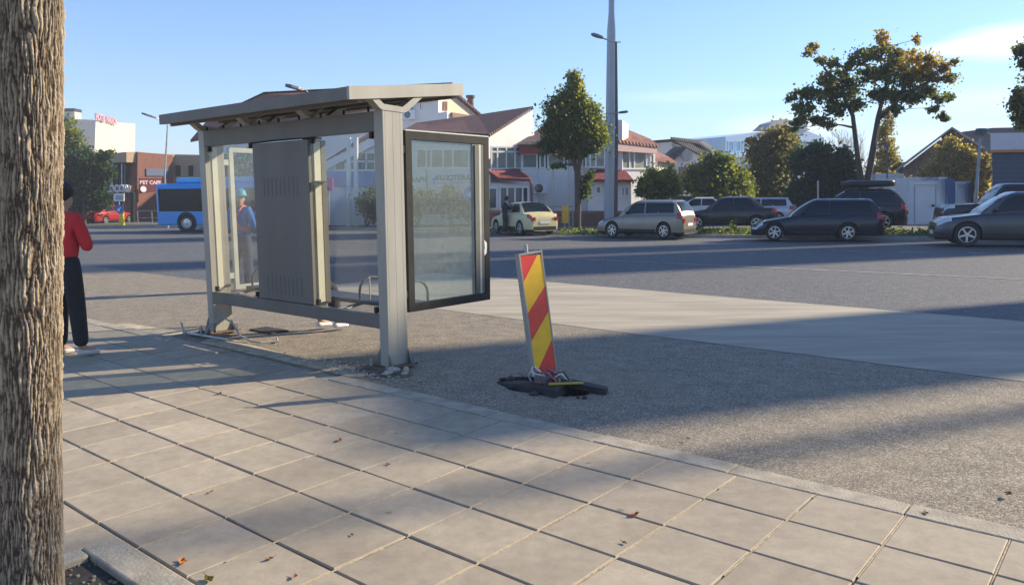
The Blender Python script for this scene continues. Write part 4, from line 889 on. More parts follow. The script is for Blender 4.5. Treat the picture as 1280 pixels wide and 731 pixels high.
    if rail or box:
        for sg in (-1, 1):
            q = LMB(); q.tube([S(rt1+.1, 10, sg, .0), S(rt1+.2, 10, sg, .05), S(rt2-.2, 10, sg, .05), S(rt2-.05, 10, sg, .0)], .016, 8); q.build('roof_rail', M_rim if rail else M_dark, root, smooth=True)
    if box:
        q = LMB(); q.tube([(1.0, -.6, Hc+.09), (1.0, .6, Hc+.09)], .02, 8); q.tube([(1.9, -.6, Hc+.09), (1.9, .6, Hc+.09)], .02, 8); q.build('cross_bar', M_dark, root)
        q = LMB(); pr = [(0, .0, .10), (.15, .34, .02), (1.0, .42, .0), (1.8, .38, .0), (2.1, .22, .04)]
        rs_ = []
        for x, hwid, zz in [(0, .16, .06), (.12, .33, .02), (.5, .40, 0), (1.3, .40, 0), (1.8, .36, 0), (2.05, .25, .03), (2.12, .1, .08)]:
            rs_.append(len(q.v)); hh = .30 if .1 < x < 1.9 else .2
            for j in range(14):
                a = 2*math.pi*j/14; c_, s_ = math.cos(a), math.sin(a); q.v.append((.45+x, hwid*abs(c_)**.5*(1 if c_ > 0 else -1), Hc+.13+zz+hh/2+hh/2*abs(s_)**.6*(1 if s_ > 0 else -1)))
        for a, c in zip(rs_[:-1], rs_[1:]):
            for j in range(14): q.f.append((a+j, a+(j+1) % 14, c+(j+1) % 14, c+j)); q.m.append(0)
        q.f.append(tuple(rs_[0]+j for j in range(14))[::-1]); q.m.append(0); q.f.append(tuple(rs_[-1]+j for j in range(14))); q.m.append(0)
        q.build('roof_box', mat('black_plastic', (.02, .02, .023), .35, var=.2), root, smooth=50)
    if sign:
        q = LMB(); q.lathe([(.001, .03), (.16, .03), (.17, 0), (.16, -.03), (.001, -.03)], 16, None, Matrix.Translation((dv+.55, near*-1*(hw+.004), .62)) @ Matrix.Rotation(math.pi/2, 4, 'X') @ Matrix.Diagonal((.75, .75, .12, 1))); q.build('door_emblem', mat('orange_emblem', (.7, .28, .03), .5), root)
    if extra: extra(root, K, S)
    return root
park = 'cars parked across the road'
KIND['suv']['L'] = 4.5; KIND['wagon2'] = dict(KIND['wagon'], ro=1.28, wb=2.62, L=4.75)
car('parked_car', 'silver grey estate car with roof rails parked right of the tall grey mast', (829, 299), -56, 'wagon', ('silver', (.26, .23, .19), .5, .35), .98, park, rail=True, lx=.84)
car('parked_car', 'cream taxi saloon with an orange door emblem parked behind the glass wing', (649.5, 294), -30, 'sedan', ('cream', (.60, .53, .27), .0, .35), .97, park, sign=True, lx=.86)
car('parked_car', 'black saloon parked between the silver estate and the dark blue estate', (945, 287.5), -72, 'sedan', ('black', (.012, .012, .014), .1, .25), 1.03, park, z=.085)
car('parked_car', 'dark blue estate car parked at the kerb before the green hedge trees', (1059.5, 302), -74, 'wagon2', ('navy', (.010, .015, .035), .3, .25), 1.0, park, lx=.96)
car('parked_car', 'black car with a roof box parked left of the white cabin', (1104, 288), -74, 'suv', ('blackish', (.012, .014, .02), .2, .25), 1.06, park, box=True, z=.085)

car('parked_car', 'grey blue car cut by the right edge with its large alloy front wheel showing', (1208, 308), -70, 'suv', ('greyblue', (.06, .068, .082), .6, .3), 1.02, park, cladding=True, front=True)
car('parked_car', 'big black boxy off-roader standing behind the grey blue car', (1212, 293.5), -72, 'jeep', ('jet', (.010, .010, .011), .0, .4), 1.06, park, z=.085, front=True)
car('parked_car', 'white hatchback half hidden behind the silver estate and black saloon', (898, 279), -70, 'sedan', ('white', (.62, .63, .65), .0, .3), 1.0, park, z=.085)
car('parked_car', 'pale silver car showing only its tail behind the black saloon boot', (972, 279.5), -62, 'wagon', ('pale', (.5, .52, .55), .4, .3), .95, park, z=.085)
car('parked_car', 'red hatchback seen from behind nearest the yellow bollard', (133, 280.5), 12, 'sedan', ('red', (.30, .012, .015), .0, .3), .90, park)
car('parked_car', 'red car with a bright windscreen close behind the person in red', (113, 281), -165, 'sedan', ('red2', (.26, .012, .018), .0, .3), .88, park, front=False)

# city bus
M_bus = mat('bus_blue', (.02, .30, .74), .35, var=.06, coat=.5); M_buslight = mat('bus_light_blue', (.05, .42, .88), .35, var=.06, coat=.4)
bo = gp(193, 289.5); baz = -80; d = Vector((math.sin(R_(baz)), math.cos(R_(baz)), 0)); sidev = Vector((d.y, -d.x, 0))
near = 1 if sidev.dot(-bo) > 0 else -1
BL, BWd, BH = 8.5, 2.5, 2.78
bus = empty('city_bus', bo-d*BL-sidev*near*BWd/2, 'blue city bus with dark windows passing behind the left end of the shelter', 'bus', rz=-R_(baz)+math.pi/2)
q = LMB()
prof = [(-1.25, .32), (-1.25, 1.0), (-1.24, 2.2), (-1.16, 2.42), (-1.0, 2.50), (1.0, 2.50), (1.16, 2.42), (1.24, 2.2), (1.25, 1.0), (1.25, .32)]
q.prism([Vector((0.05, y, z)) for y, z in prof], (BL-.25, 0, 0)); body = q.build('body', M_bus, bus, bevel=.08)
q = LMB(); q.box(.7, BL-1.2, -.95, .95, 2.5, BH+.02); q.build('roof_pod', M_buslight, bus, bevel=.1)
q = LMB()
for sg in (-1, 1): q.box(.25, BL-.35, min(sg*1.252, sg*1.262), max(sg*1.252, sg*1.262), 1.05, 2.22)
q.box(BL-.21, BL-.195, -1.12, 1.12, 1.0, 2.3)
wn = q.build('window_band', mat('bus_glass', (.010, .013, .018), .15, var=.3, spec=.25), bus)
q = LMB()
for sg in (-1, 1):
    for x in (1.8, 3.3, 4.9, 6.5, 8.0): q.box(x-.02, x+.02, min(sg*1.262, sg*1.268), max(sg*1.262, sg*1.268), 1.05, 2.22)
q.build('window_dividers', M_dark, wn)
for x in (2.3, BL-1.9):
    for sg in (-1, 1):
        X = Matrix.Translation((x, sg*1.24, .47)) @ Matrix.Rotation(-sg*math.pi/2, 4, 'X')
        a = LMB(); a.lathe([(.56, .015), (.001, .016)], 26, None, X); a.build('wheel_arch', M_dark, bus)
        a = LMB(); a.lathe([(.28, .02), (.45, .03), (.47, .0), (.47, -.2)], 26, None, X); w_ = a.build('wheel', M_tyre, bus, smooth=35)
        a = LMB(); a.lathe([(.29, .025), (.25, .01), (.12, .03), (.1, .06), (.001, .065)], 20, None, X); a.build('rim', M_rim, w_, smooth=35)
for sg in (-1, 1): q = LMB(); q.box(BL-.20, BL-.185, sg*.95-.16, sg*.95+.16, .62, .80); q.build('headlight', M_head, bus)
q = LMB(); q.box(BL-.19, BL-.18, -.7, .7, 2.26, 2.44); q.build('destination_panel', M_dark, bus)
# ------------------------------------------------------------------ backdrop buildings
class Facade:
    def __init__(s, pa, ya, pb, yb, ref=250):
        s.a = at(pa, ref, ya); s.b = at(pb, ref, yb); s.r = Vector((s.b.x-s.a.x, s.b.y-s.a.y, 0)).normalized(); s.n = Vector((s.r.y, -s.r.x, 0))
        s.back = -s.n
    def pt(s, px, py, o=0.0):
        r = ray(px, py); org = Vector((0, 0, CAMH)); t = (s.a+s.n*o-org).dot(s.n)/r.dot(s.n); return org+r*t
def wall(F, pts, depth, m, parent, name='wall', label=None, o=0.0, ground=None):
    P = [F.pt(*p, o) for p in pts]
    if ground is not None: P = [Vector((p.x, p.y, ground)) if p.z < ground+.6 else p for p in P]
    b = MB(); b.prism(P, F.back*depth); return b.build(name, m, parent, label=label)
def window(F, x0, x1, y0, y1, parent, mf, mp, cols=(), rows=(), fw=.09, o=.0, dep=.07):
    A, B, C, D = F.pt(x0, y1, o), F.pt(x1, y1, o), F.pt(x1, y0, o), F.pt(x0, y0, o)
    def Q(i, j): return (A.lerp(B, i)).lerp(D.lerp(C, i), j)
    wpx = (B-A).length; hpx = (D-A).length; fi = fw/wpx; fj = fw/hpx
    b = MB()
    def bar(i0, i1, j0, j1): b.prism([Q(i0, j0), Q(i1, j0), Q(i1, j1), Q(i0, j1)], F.n*dep)
    bar(0, 1, 0, fj); bar(0, 1, 1-fj, 1); bar(0, fi, fj, 1-fj); bar(1-fi, 1, fj, 1-fj)
    for c in cols: c = (c-x0)/(x1-x0); bar(c-fi/2, c+fi/2, fj, 1-fj)
    for r in rows: r = 1-(r-y0)/(y1-y0); bar(fi, 1-fi, r-fj/2, r+fj/2)
    w = b.build('window', mf, parent)
    b = MB(); b.prism([Q(fi/2, fj/2), Q(1-fi/2, fj/2), Q(1-fi/2, 1-fj/2), Q(fi/2, 1-fj/2)], F.n*.025); b.build('pane', mp, w); return w
def slab(pts, vec, m, parent, name='roof'):
    b = MB(); b.prism(pts, vec); return b.build(name, m, parent)
M_white = mat('white_render', (.74, .72, .70), .85, var=.06, vscale=.6, bump=.2, bscale=10); M_cream = mat('cream_render', (.72, .60, .44), .85, var=.08, vscale=.6)
def tilemat2(nm, c): 
    m = mat(nm, c, .8, var=.3, vscale=3, stretch=(1, 1, 1)); n = m.node_tree.nodes; l = m.node_tree.links; p = n['Principled BSDF']
    w = n.new('ShaderNodeTexWave'); w.inputs['Scale'].default_value = 1.6; w.inputs['Distortion'].default_value = .6; tcn = n.new('ShaderNodeTexCoord'); l.new(tcn.outputs['Object'], w.inputs[0]); w.bands_direction = 'DIAGONAL'
    b = n.new('ShaderNodeBump'); b.inputs['Strength'].default_value = .8; b.inputs['Distance'].default_value = .06; l.new(w.outputs[0], b.inputs['Height']); l.new(b.outputs[0], p.inputs['Normal']); return m
M_rt = tilemat2('roof_tile_brown', (.11, .055, .048)); M_rr = tilemat2('roof_tile_red', (.22, .045, .042)); M_rd = tilemat2('roof_slate', (.045, .05, .065)); M_rb = tilemat2('roof_tile_orange', (.24, .10, .07))
M_pink = mat('pink_fascia', (.66, .46, .42), .8, var=.08); M_redf = mat('red_fascia', (.30, .04, .05), .7, var=.15)
M_wfr = mat('white_frame', (.78, .78, .77), .5, var=.04); M_wgl = mat('window_glass', (.045, .06, .075), .12, var=.5, vscale=1.2, spec=.8); M_wbl = mat('blue_glass', (.012, .05, .10), .1, var=.3, spec=.8); M_wcur = mat('curtained_glass', (.30, .31, .27), .3, var=.35, vscale=2.2)
M_wgr = mat('green_grey_glass', (.16, .20, .17), .25, var=.4, vscale=1.5)
cl = empty('clinic', at(680, 270, 47)*1.0, 'white two storey clinic with brown and red tiled roofs across the road', 'building'); cl.location.z = 0
# left block (seen through the glass wing) and its roof
F1 = Facade(380, 46, 611, 46)
wall(F1, [(380, 290), (611, 290), (611, 171), (480, 161), (405, 200), (380, 212)], 9, M_white, cl, ground=-.05)
window(F1, 520, 600, 186, 211, cl, M_wfr, M_wgr, cols=(533, 539, 554, 566, 586), rows=())
window(F1, 418, 470, 190, 214, cl, M_wfr, M_wgl, cols=(432, 446, 458), rows=(202,))
window(F1, 512, 600, 240, 270, cl, M_wfr, M_wgl, cols=(530, 552, 575))
window(F1, 470, 480, 176, 184, cl, M_wfr, M_wgl)
b = MB(); b.prism([F1.pt(405, 203, .25), F1.pt(482, 163, .25), F1.pt(482, 175, .25), F1.pt(408, 212, .25)], F1.back*.3); b.build('gable_band', M_white, cl)
slab([F1.pt(392, 210, .3), F1.pt(405, 202, .3), F1.pt(482, 160, .3), F1.pt(474, 158, .3)], F1.back*9, M_redf, cl)
b = MB(); b.prism([F1.pt(404, 214, .12), F1.pt(470, 214, .12), F1.pt(470, 233, .12), F1.pt(404, 233, .12)], F1.back*.1); b.build('blue_banner', mat('blue_banner', (.22, .30, .55), .7, var=.15, vscale=1), cl)
for px in (436, 445): b = MB(); b.tube([F1.pt(px, 285, 1.6), F1.pt(px, 172, 1.6)], .13, 10); b.build('white_column', M_white, cl)
slab([at(505, 166, 45.5), at(612, 171.5, 45.5), at(666.5, 136.5, 49.5), at(596, 147, 53), at(520, 157, 53)], Vector((0, 0, .18)), M_rt, cl)
# sunlit gable wall, facing half right
F2 = Facade(611, 45.6, 668, 49.0)
wall(F2, [(611, 290), (668, 290), (668, 172), (665.5, 138), (611, 171.8)], .3, M_white, cl, ground=-.05)
F3 = Facade(611, 44.6, 672, 46.6)
wall(F3, [(611, 290), (672, 290), (672, 214), (611, 212.5)], 1.0, M_white, cl, ground=-.05)
F4 = Facade(611, 45.3, 676, 47.6)
window(F4, 613, 652, 183, 212, cl, M_wfr, M_wgr, cols=(621, 632, 643), rows=(190,), o=.12)
F5 = Facade(648, 46.6, 762, 46.9)
wall(F5, [(648, 290), (742, 290), (742, 210), (648, 210)], 3, M_white, cl, ground=-.05)
wall(F5, [(652, 210), (742, 210), (742, 170), (652, 176)], 2.6, M_white, cl, o=-.35)
window(F5, 652, 672, 192, 211, cl, M_wfr, M_wgr, cols=()); window(F5, 674, 682, 192, 211, cl, M_wfr, M_wgr); window(F5, 684, 706, 192, 210, cl, M_wfr, M_wcur); window(F5, 708, 738, 192, 210, cl, M_wfr, M_wgr, cols=(716, 728))
b = MB(); b.prism([F5.pt(647, 192, .5), F5.pt(742, 190, .5), F5.pt(742, 181, .5), F5.pt(652, 182, .5)], F5.back*1.2); b.build('red_fascia', M_redf, cl)
slab([F5.pt(647, 184, .6), F5.pt(744, 182, .6), at(742, 160, 52), at(676, 162, 52)], Vector((0, 0, .15)), M_rt, cl)
# ground floor awning with blue windows, curved downpipe, air conditioner
F6 = Facade(604, 43.6, 664, 44.0)
wall(F6, [(604, 290), (660, 290), (662, 232), (606, 228)], 2.0, M_white, cl, ground=-.05)
slab([F6.pt(604, 212, 0), F6.pt(624, 225.5, .5), F6.pt(663, 227, .5), F6.pt(650, 214, -2.2), F6.pt(614, 213, -2.2)], Vector((0, 0, .14)), M_rr, cl, 'awning_roof')
window(F6, 598, 622, 234, 262, cl, M_wfr, M_wbl, cols=(611,)); window(F6, 624, 661, 233, 262, cl, M_wfr, M_wbl, cols=(634, 643.5, 653))
b = MB(); b.tube([F6.pt(650, 214, .1), F6.pt(660, 221, .1), F6.pt(664, 230, .1), F6.pt(665.5, 285, .1)], .07, 8); b.build('downpipe', mat('brown_pipe', (.16, .06, .05), .6), cl)
def ac(F, px, py, par, s=.42):
    p = F.pt(px, py, .02); b = MB()
    X = frame_of(p, F.r, (0, 0, 1)); b.box(-s, s, -s*.72, s*.72, 0, .32, M_wfr, X); b.lathe([(.26, .325), (.26, .34), (.02, .345)], 18, M_wgl, X @ Matrix.Translation((-.1, 0, 0))); b.build('air_conditioner', M_wfr, par)
ac(F5, 675, 235.5, cl)
# right block
F7 = Facade(738, 46.5, 778, 46.0)
wall(F7, [(738, 290), (778, 290), (778, 150), (746, 150), (742, 172), (738, 176)], 3, M_white, cl, ground=-.05)
window(F7, 731.5, 757, 183, 210, cl, M_wfr, M_wcur, cols=(738, 745), o=.55)
F8 = Facade(772, 46.0, 824, 48.2)
wall(F8, [(772, 290), (819, 290), (819, 191), (772, 178)], 6, M_white, cl, ground=-.05)
b = MB(); b.prism([F8.pt(772, 189, .35), F8.pt(821.5, 192, .35), F8.pt(821.5, 183.5, .35), F8.pt(772, 178, .35)], F8.back*6); b.build('pink_fascia', M_pink, cl)
slab([F8.pt(770, 178.3, .4), F8.pt(823, 184.5, .4), at(812, 176, 53), at(775, 161, 53)], Vector((0, 0, .15)), M_rb, cl)
window(F8, 775, 808, 188, 212, cl, M_wfr, M_wcur, cols=(786, 792))
window(F8, 812, 817, 192, 212, cl, M_wfr, M_wcur)
F9 = Facade(735, 44.6, 792, 44.4)
wall(F9, [(735, 290), (789, 290), (789, 226), (735, 226)], 2.2, M_white, cl, ground=-.05)
slab([F9.pt(728, 227, .45), F9.pt(792, 228, .45), F9.pt(780, 214, -2.0), F9.pt(738, 213, -2.0)], Vector((0, 0, .14)), M_rr, cl, 'awning_roof')
window(F9, 744, 752, 232, 243, cl, M_wfr, M_wgl); window(F9, 776, 787, 233, 246, cl, M_wfr, M_wcur, cols=(781,)); window(F9, 734, 741, 232, 245, cl, M_wfr, M_wgl)
F10 = Facade(822, 50, 842, 52)
wall(F10, [(820, 290), (842, 290), (840, 205), (822, 200)], 4, M_white, cl, ground=-.05); slab([F10.pt(817, 201, .3), F10.pt(846, 205, .3), F10.pt(836, 198, -3), F10.pt(818, 190, -3)], Vector((0, 0, .12)), M_rb, cl)
# banner with lettering
M_ban = mat('pale_banner', (.66, .70, .72), .6, var=.05); M_ink = mat('dark_letters', (.06, .09, .11), .6); M_blu = mat('blue_ink', (.04, .14, .50), .5)
Fb = Facade(488, 44.2, 612, 43.6)
b = MB(); b.prism([Fb.pt(490, 235.5), Fb.pt(613, 233), Fb.pt(613, 211), Fb.pt(490, 214)], Fb.back*.05); bn_ = b.build('banner', M_ban); tag(bn_, 'long pale clinic banner lettered in dark capitals behind the glass wing', 'banner')
text_mesh('FIZIOTERAPIE', .40, frame_of(Fb.pt(572, 222.4, .02), Fb.r, (0, 0, 1)), 'lettering', M_ink, bn_, ext=.004, bold=.012)
text_mesh('TERAPIE', .40, frame_of(Fb.pt(519, 225.0, .02), Fb.r, (0, 0, 1)), 'lettering', M_ink, bn_, ext=.004, bold=.01)
b = MB(); b.prism([Fb.pt(541, 230, .02), Fb.pt(543, 230, .02), Fb.pt(547, 219, .02), Fb.pt(545, 219, .02)], Fb.n*.01); b.prism([Fb.pt(540, 225, .02), Fb.pt(549, 224, .02), Fb.pt(549, 222.8, .02), Fb.pt(540, 223.8, .02)], Fb.n*.01); b.prism([Fb.pt(545, 229.5, .02), Fb.pt(603, 228, .02), Fb.pt(603, 227.2, .02), Fb.pt(545, 228.7, .02)], Fb.n*.01); b.build('blue_emblem', M_blu, bn_)
b = MB(); b.box(-.03, .03, -.55, .55, 0, .03, None, frame_of(Fb.pt(533.5, 224, .01), Fb.r, (0, 0, 1))); b.build('banner_seam', M_ink, bn_)
# magenta sign
Fm_ = Facade(404, 40, 420, 40)
b = MB(); b.prism([Fm_.pt(405, 238), Fm_.pt(416, 238), Fm_.pt(416, 222), Fm_.pt(405, 222)], Fm_.back*.08); ms = b.build('magenta_sign', mat('magenta', (.50, .05, .30), .5, var=.3, vscale=6)); tag(ms, 'magenta shop sign seen through the pane right of the cabinet', 'sign')
b = MB(); b.tube([Fm_.pt(411, 280, -.05), Fm_.pt(411, 238, -.05)], .04, 8); b.build('post', M_steel, ms)

# apartment building behind with a long red roof
ap = empty('apartment_house', at(560, 250, 66), 'cream gabled apartment house with a long dark red roof behind the clinic', 'building'); ap.location.z = 0
A1 = Facade(460, 62, 548, 60); wall(A1, [(250, 290), (548, 290), (548, 122), (505, 128), (250, 178)], 3, M_white, ap, ground=0, label='white rendered side wall')
A2 = Facade(547, 60, 612, 66); wall(A2, [(547, 290), (612, 290), (612, 152), (571, 117), (547, 120)], 10, M_cream, ap, ground=0)
slab([A2.pt(569, 113.5, .35), A2.pt(614, 153, .35), A2.pt(614, 155, .35), A2.pt(569, 117, .35)], A2.back*10, M_rt, ap, 'gable_roof')
slab([A1.pt(238, 178, .4), A1.pt(505, 129, .4), A1.pt(549, 121.5, .4), at(566, 106, 70), at(330, 118, 70), at(262, 150, 70)], Vector((0, 0, .2)), M_rr, ap)
window(A1, 512, 518, 133, 141, ap, M_wfr, M_wgl); window(A1, 524, 528, 128, 138, ap, M_wfr, M_wgl); ac(A1, 513, 144, ap, .5)
for a_, c_ in ((551.5, 554.5), (556, 558.5)): window(A2, a_, c_, 127, 139, ap, mat('brown_frame', (.22, .12, .08), .6), M_wgl)
b = MB(); b.prism([A2.pt(550, 148, .0), A2.pt(578, 149, .0), A2.pt(578, 146, .0), A2.pt(550, 142, .0)], A2.n*1.2); b.build('balcony_canopy', mat('brown_wood', (.22, .12, .08), .7), ap)
b = MB(); b.prism([A2.pt(546, 160, .0), A2.pt(557, 160, .0), A2.pt(557, 143, .0), A2.pt(546, 141, .0)], A2.n*1.0); b.build('balcony', M_white, ap)
b = MB(); c_ = A2.pt(588, 124, -3); b.tube([c_-Vector((0, 0, 2)), c_+Vector((0, 0, .1))], .28, 10); b.tube([c_+Vector((0, 0, .1)), c_+Vector((0, 0, .3))], .4, 10); b.build('chimney', M_rt, ap)

# low red wall in front of the clinic, railing, yellow notice, hoop posts
rwl = Facade(596, 41.5, 860, 42.5)
o = wall(rwl, [(596, 292), (902, 292), (902, 266.5), (596, 265)], .3, mat('red_brown_wall', (.23, .105, .085), .85, var=.2, vscale=1.5), None, 'boundary_wall', ground=0); tag(o, 'low red brown boundary wall in front of the white clinic', 'wall')
b = MB(); b.prism([rwl.pt(596, 266.5, .05), rwl.pt(902, 268, .05), rwl.pt(902, 264.5, .05), rwl.pt(596, 263, .05)], rwl.back*.4); b.build('coping', mat('wall_coping', (.30, .15, .12), .8, var=.2), o)
def rail(x0, x1, Y, y0, lbl):
    e = empty('guard_rail', gp(x0, 290), lbl, 'railing'); F = Facade(x0, Y, x1, Y); b = MB()
    zt = F.pt((x0+x1)/2, y0).z
    pa, pb = F.pt(x0, 280), F.pt(x1, 280)
    for p in (pa, pb): b.tube([(p.x, p.y, .05), (p.x, p.y, zt)], .028, 8)
    b.tube([(pa.x, pa.y, zt), (pb.x, pb.y, zt)], .028, 8); b.build('rail_frame', M_steel, e)
    b = MB(); n = max(2, int((pb-pa).length/.14))
    for i in range(1, n): p = pa.lerp(pb, i/n); b.tube([(p.x, p.y, .25), (p.x, p.y, zt*.55)], .009, 5)
    b.tube([(pa.x, pa.y, .25), (pb.x, pb.y, .25)], .014, 6); b.tube([(pa.x, pa.y, zt*.55), (pb.x, pb.y, zt*.55)], .014, 6); b.build('rail_bars', M_steel, e)
rail(640, 672, 38.5, 262, 'grey guard rail just behind the cream taxi boot'); rail(687, 716, 38.5, 258, 'grey guard rail left of the conical tree trunk beside the yellow notice')
b = MB(); F = Facade(700, 38, 715, 38); b.prism([F.pt(702.5, 279), F.pt(710.5, 279), F.pt(710.5, 257), F.pt(702.5, 257)], F.back*.06); ys = b.build('yellow_notice', mat('yellow_board', (.80, .46, .04), .5, var=.15, vscale=5)); tag(ys, 'upright yellow notice board on the rail left of the conical tree', 'notice board')
b = MB(); b.tube([F.pt(706, 290, -.08), F.pt(706, 262, -.08)], .03, 8); b.build('post', M_steel, ys)
b = MB(); pp = [at(691, 288, 39), at(691, 212, 39), at(692, 205, 39), at(696, 200, 39), at(702, 199, 39)]; pp[0].z = 0; b.tube(pp, [.05, .04, .035, .03, .02], 8); tag(b.build('street_post', M_steel), 'thin grey post with a bent top left of the conical tree', 'post')
b = MB(); pp = [at(711, 288, 39.6), at(711, 208, 39.6)]; pp[0].z = 0; b.tube(pp, .035, 8); tag(b.build('street_post', M_steel), 'thin straight grey post closest left of the conical tree trunk', 'post')
# small blue round sign seen through the glass
b = MB(); F = Facade(580, 34, 594, 34); X = frame_of(F.pt(587.5, 242.5), F.r, (0, 0, 1)); b.lathe([(.001, .0), (.30, 0), (.30, .02), (.001, .021)], 24, M_blu, X); b.prism([X @ Vector(p) for p in ((-.17, .02, .025), (-.05, -.02, .025), (-.05, .1, .025), (.05, .1, .025), (.05, -.02, .025), (.17, .02, .025), (0, -.16, .025))], X.to_3x3() @ Vector((0, 0, .005)), M_wfr)
bsg = b.build('direction_sign', M_blu); tag(bsg, 'small round blue sign with white mark seen through the dirty glass wing', 'traffic sign'); b = MB(); q = F.pt(587.5, 242.5, -.05); b.tube([(q.x, q.y, 0), q], .03, 8); b.build('post', M_steel, bsg)

# small white house with slate roofs
hs = empty('white_house', at(860, 250, 72), 'small white house with two dark slate roofs right of the clinic', 'house'); hs.location.z = 0
H1 = Facade(838, 72, 895, 76); wall(H1, [(843, 290), (897, 290), (897, 200), (878, 187), (840, 175.5), (840, 190), (843, 200)], 8, M_white, hs, ground=0)
slab([H1.pt(838, 174, .4), H1.pt(862, 178, .4), H1.pt(898, 201, .4), H1.pt(898, 204, .4)], H1.back*9, M_rd, hs)
slab([H1.pt(838, 174, .45), H1.pt(874, 180, .45), H1.pt(895, 194, .3), at(905, 197, 86), at(880, 178, 86)], Vector((0, 0, .2)), M_rd, hs)
H2 = Facade(828, 70, 868, 70); wall(H2, [(832, 290), (868, 290), (868, 197), (857, 186), (840, 201), (832, 201)], 4, M_white, hs, ground=0)
slab([H2.pt(826, 202, .3), H2.pt(841, 202, .5), H2.pt(857, 186.5, .5), H2.pt(841, 187, -3)], Vector((0, 0, .25)), M_rd, hs)
window(H2, 848, 862, 209, 220, hs, mat('red_frame', (.4, .06, .05), .6), M_wcur, cols=(855,)); window(H1, 882, 890, 208, 218, hs, M_wfr, M_wgl, cols=(886,))
b = MB(); b.lathe([(.001, .3), (.5, .3), (.5, 0)], 18, None, frame_of(H2.pt(858, 194.5, .02), H2.r, (0, 0, 1))); b.build('satellite_dish', M_steel, hs)
wsd = empty('low_white_shed', at(880, 260, 56), 'low white shed with a sloping end wall behind the white hatchback', 'shed'); wsd.location.z = 0
W1 = Facade(856, 56, 903, 56); wall(W1, [(862, 285), (903, 285), (903, 254), (890, 241), (862, 241)], 5, M_white, wsd, ground=0); window(W1, 886, 898, 251, 257, wsd, M_wfr, M_wgl); wall(W1, [(833, 285), (880, 285), (880, 246), (833, 244)], .2, M_wgl, wsd, 'dark_panels', o=1.0, ground=0)

# far pale blue block
fb = empty('office_block', at(965, 240, 150), 'far pale blue office block with a glazed top floor above the trees', 'office block'); fb.location.z = 0
M_pb = mat('pale_blue_clad', (.38, .55, .74), .4, var=.06); M_pw = mat('pale_glazing', (.10, .28, .50), .15, var=.3, spec=.8)
O1 = Facade(907, 150, 1030, 165); wall(O1, [(907, 290), (1030, 290), (1030, 172), (1000, 160), (907, 171)], 30, M_pb, fb, ground=0)
for x in range(910, 1026, 9): window(O1, x, x+7, 176, 190, fb, M_pb, M_pw, fw=.2)
b = MB(); b.prism([O1.pt(903, 197, 1.2), O1.pt(1032, 197, 1.2), O1.pt(1032, 192, 1.2), O1.pt(903, 193, 1.2)], O1.back*2); b.build('ledge', M_pb, fb)
for x in range(912, 1024, 13): window(O1, x, x+8, 204, 216, fb, M_pb, M_pw, fw=.2)
slab([O1.pt(955, 163, .5), O1.pt(1012, 163, .5), O1.pt(1003, 153, .5), O1.pt(982, 149, .5), O1.pt(965, 154, .5)], O1.back*3, mat('grey_roof', (.22, .27, .33), .6), fb, 'roof')

# ivy clad brick house
M_brick = mat('old_brick', (.26, .16, .12), .9, var=.3, vscale=4, bump=.5, bscale=6)
bh = empty('brick_house', at(1180, 260, 56), 'brick gabled house overgrown with yellowing ivy behind the white cabin', 'house'); bh.location.z = 0
B1 = Facade(1123, 57, 1232, 54.7); wall(B1, [(1126, 290), (1229, 290), (1229, 186), (1190, 163), (1126, 212)], 9, M_brick, bh, ground=0)
slab([B1.pt(1120, 215, .4), B1.pt(1190, 161, .4), B1.pt(1190, 158.5, .4), B1.pt(1119, 212, .4)], B1.back*9.5, mat('grey_verge', (.35, .33, .32), .7), bh); slab([B1.pt(1190, 161, .4), B1.pt(1231, 187.5, .4), B1.pt(1232, 184.5, .4), B1.pt(1190, 158.5, .4)], B1.back*9.5, MATS['grey_verge'], bh)
dh = empty('long_roofed_hall', at(1250, 240, 75), 'long dark flat roofed hall rising behind the ivy house', 'building'); dh.location.z = 0
D1 = Facade(1205, 78, 1330, 70); wall(D1, [(1205, 290), (1340, 290), (1340, 166), (1205, 168)], 10, mat('dark_hall', (.10, .11, .13), .8, var=.2), dh, ground=0); wall(D1, [(1202, 168), (1342, 166), (1342, 158), (1240, 160), (1202, 165)], 11, mat('hall_roof', (.07, .075, .085), .8), dh, 'roof', o=.4)
# blue-grey shop with white band
sp = empty('panel_shop', at(1280, 250, 44), 'dark blue panelled shop with a white fascia and orange line at the right edge', 'building'); sp.location.z = 0
S1 = Facade(1240, 44, 1420, 40.6); wall(S1, [(1240, 290), (1430, 290), (1430, 165), (1240, 168)], 10, mat('blue_panel', (.045, .075, .13), .5, var=.15, vscale=2), sp, ground=0)
wall(S1, [(1238, 187.5), (1432, 184), (1432, 164), (1238, 166.5)], 1, mat('white_fascia', (.62, .62, .66), .5, var=.05), sp, 'fascia', o=.3); wall(S1, [(1238, 191), (1432, 187.5), (1432, 184), (1238, 187.5)], 1, mat('orange_line', (.60, .20, .07), .5), sp, 'orange_line', o=.32)
b = MB()
for py in range(196, 240, 6): b.prism([S1.pt(1240, py, .0), S1.pt(1430, py-3, .0), S1.pt(1430, py-3.6, .0), S1.pt(1240, py-.6, .0)], S1.n*.03)
b.build('panel_joints', mat('joint_line', (.09, .13, .2), .5), sp)
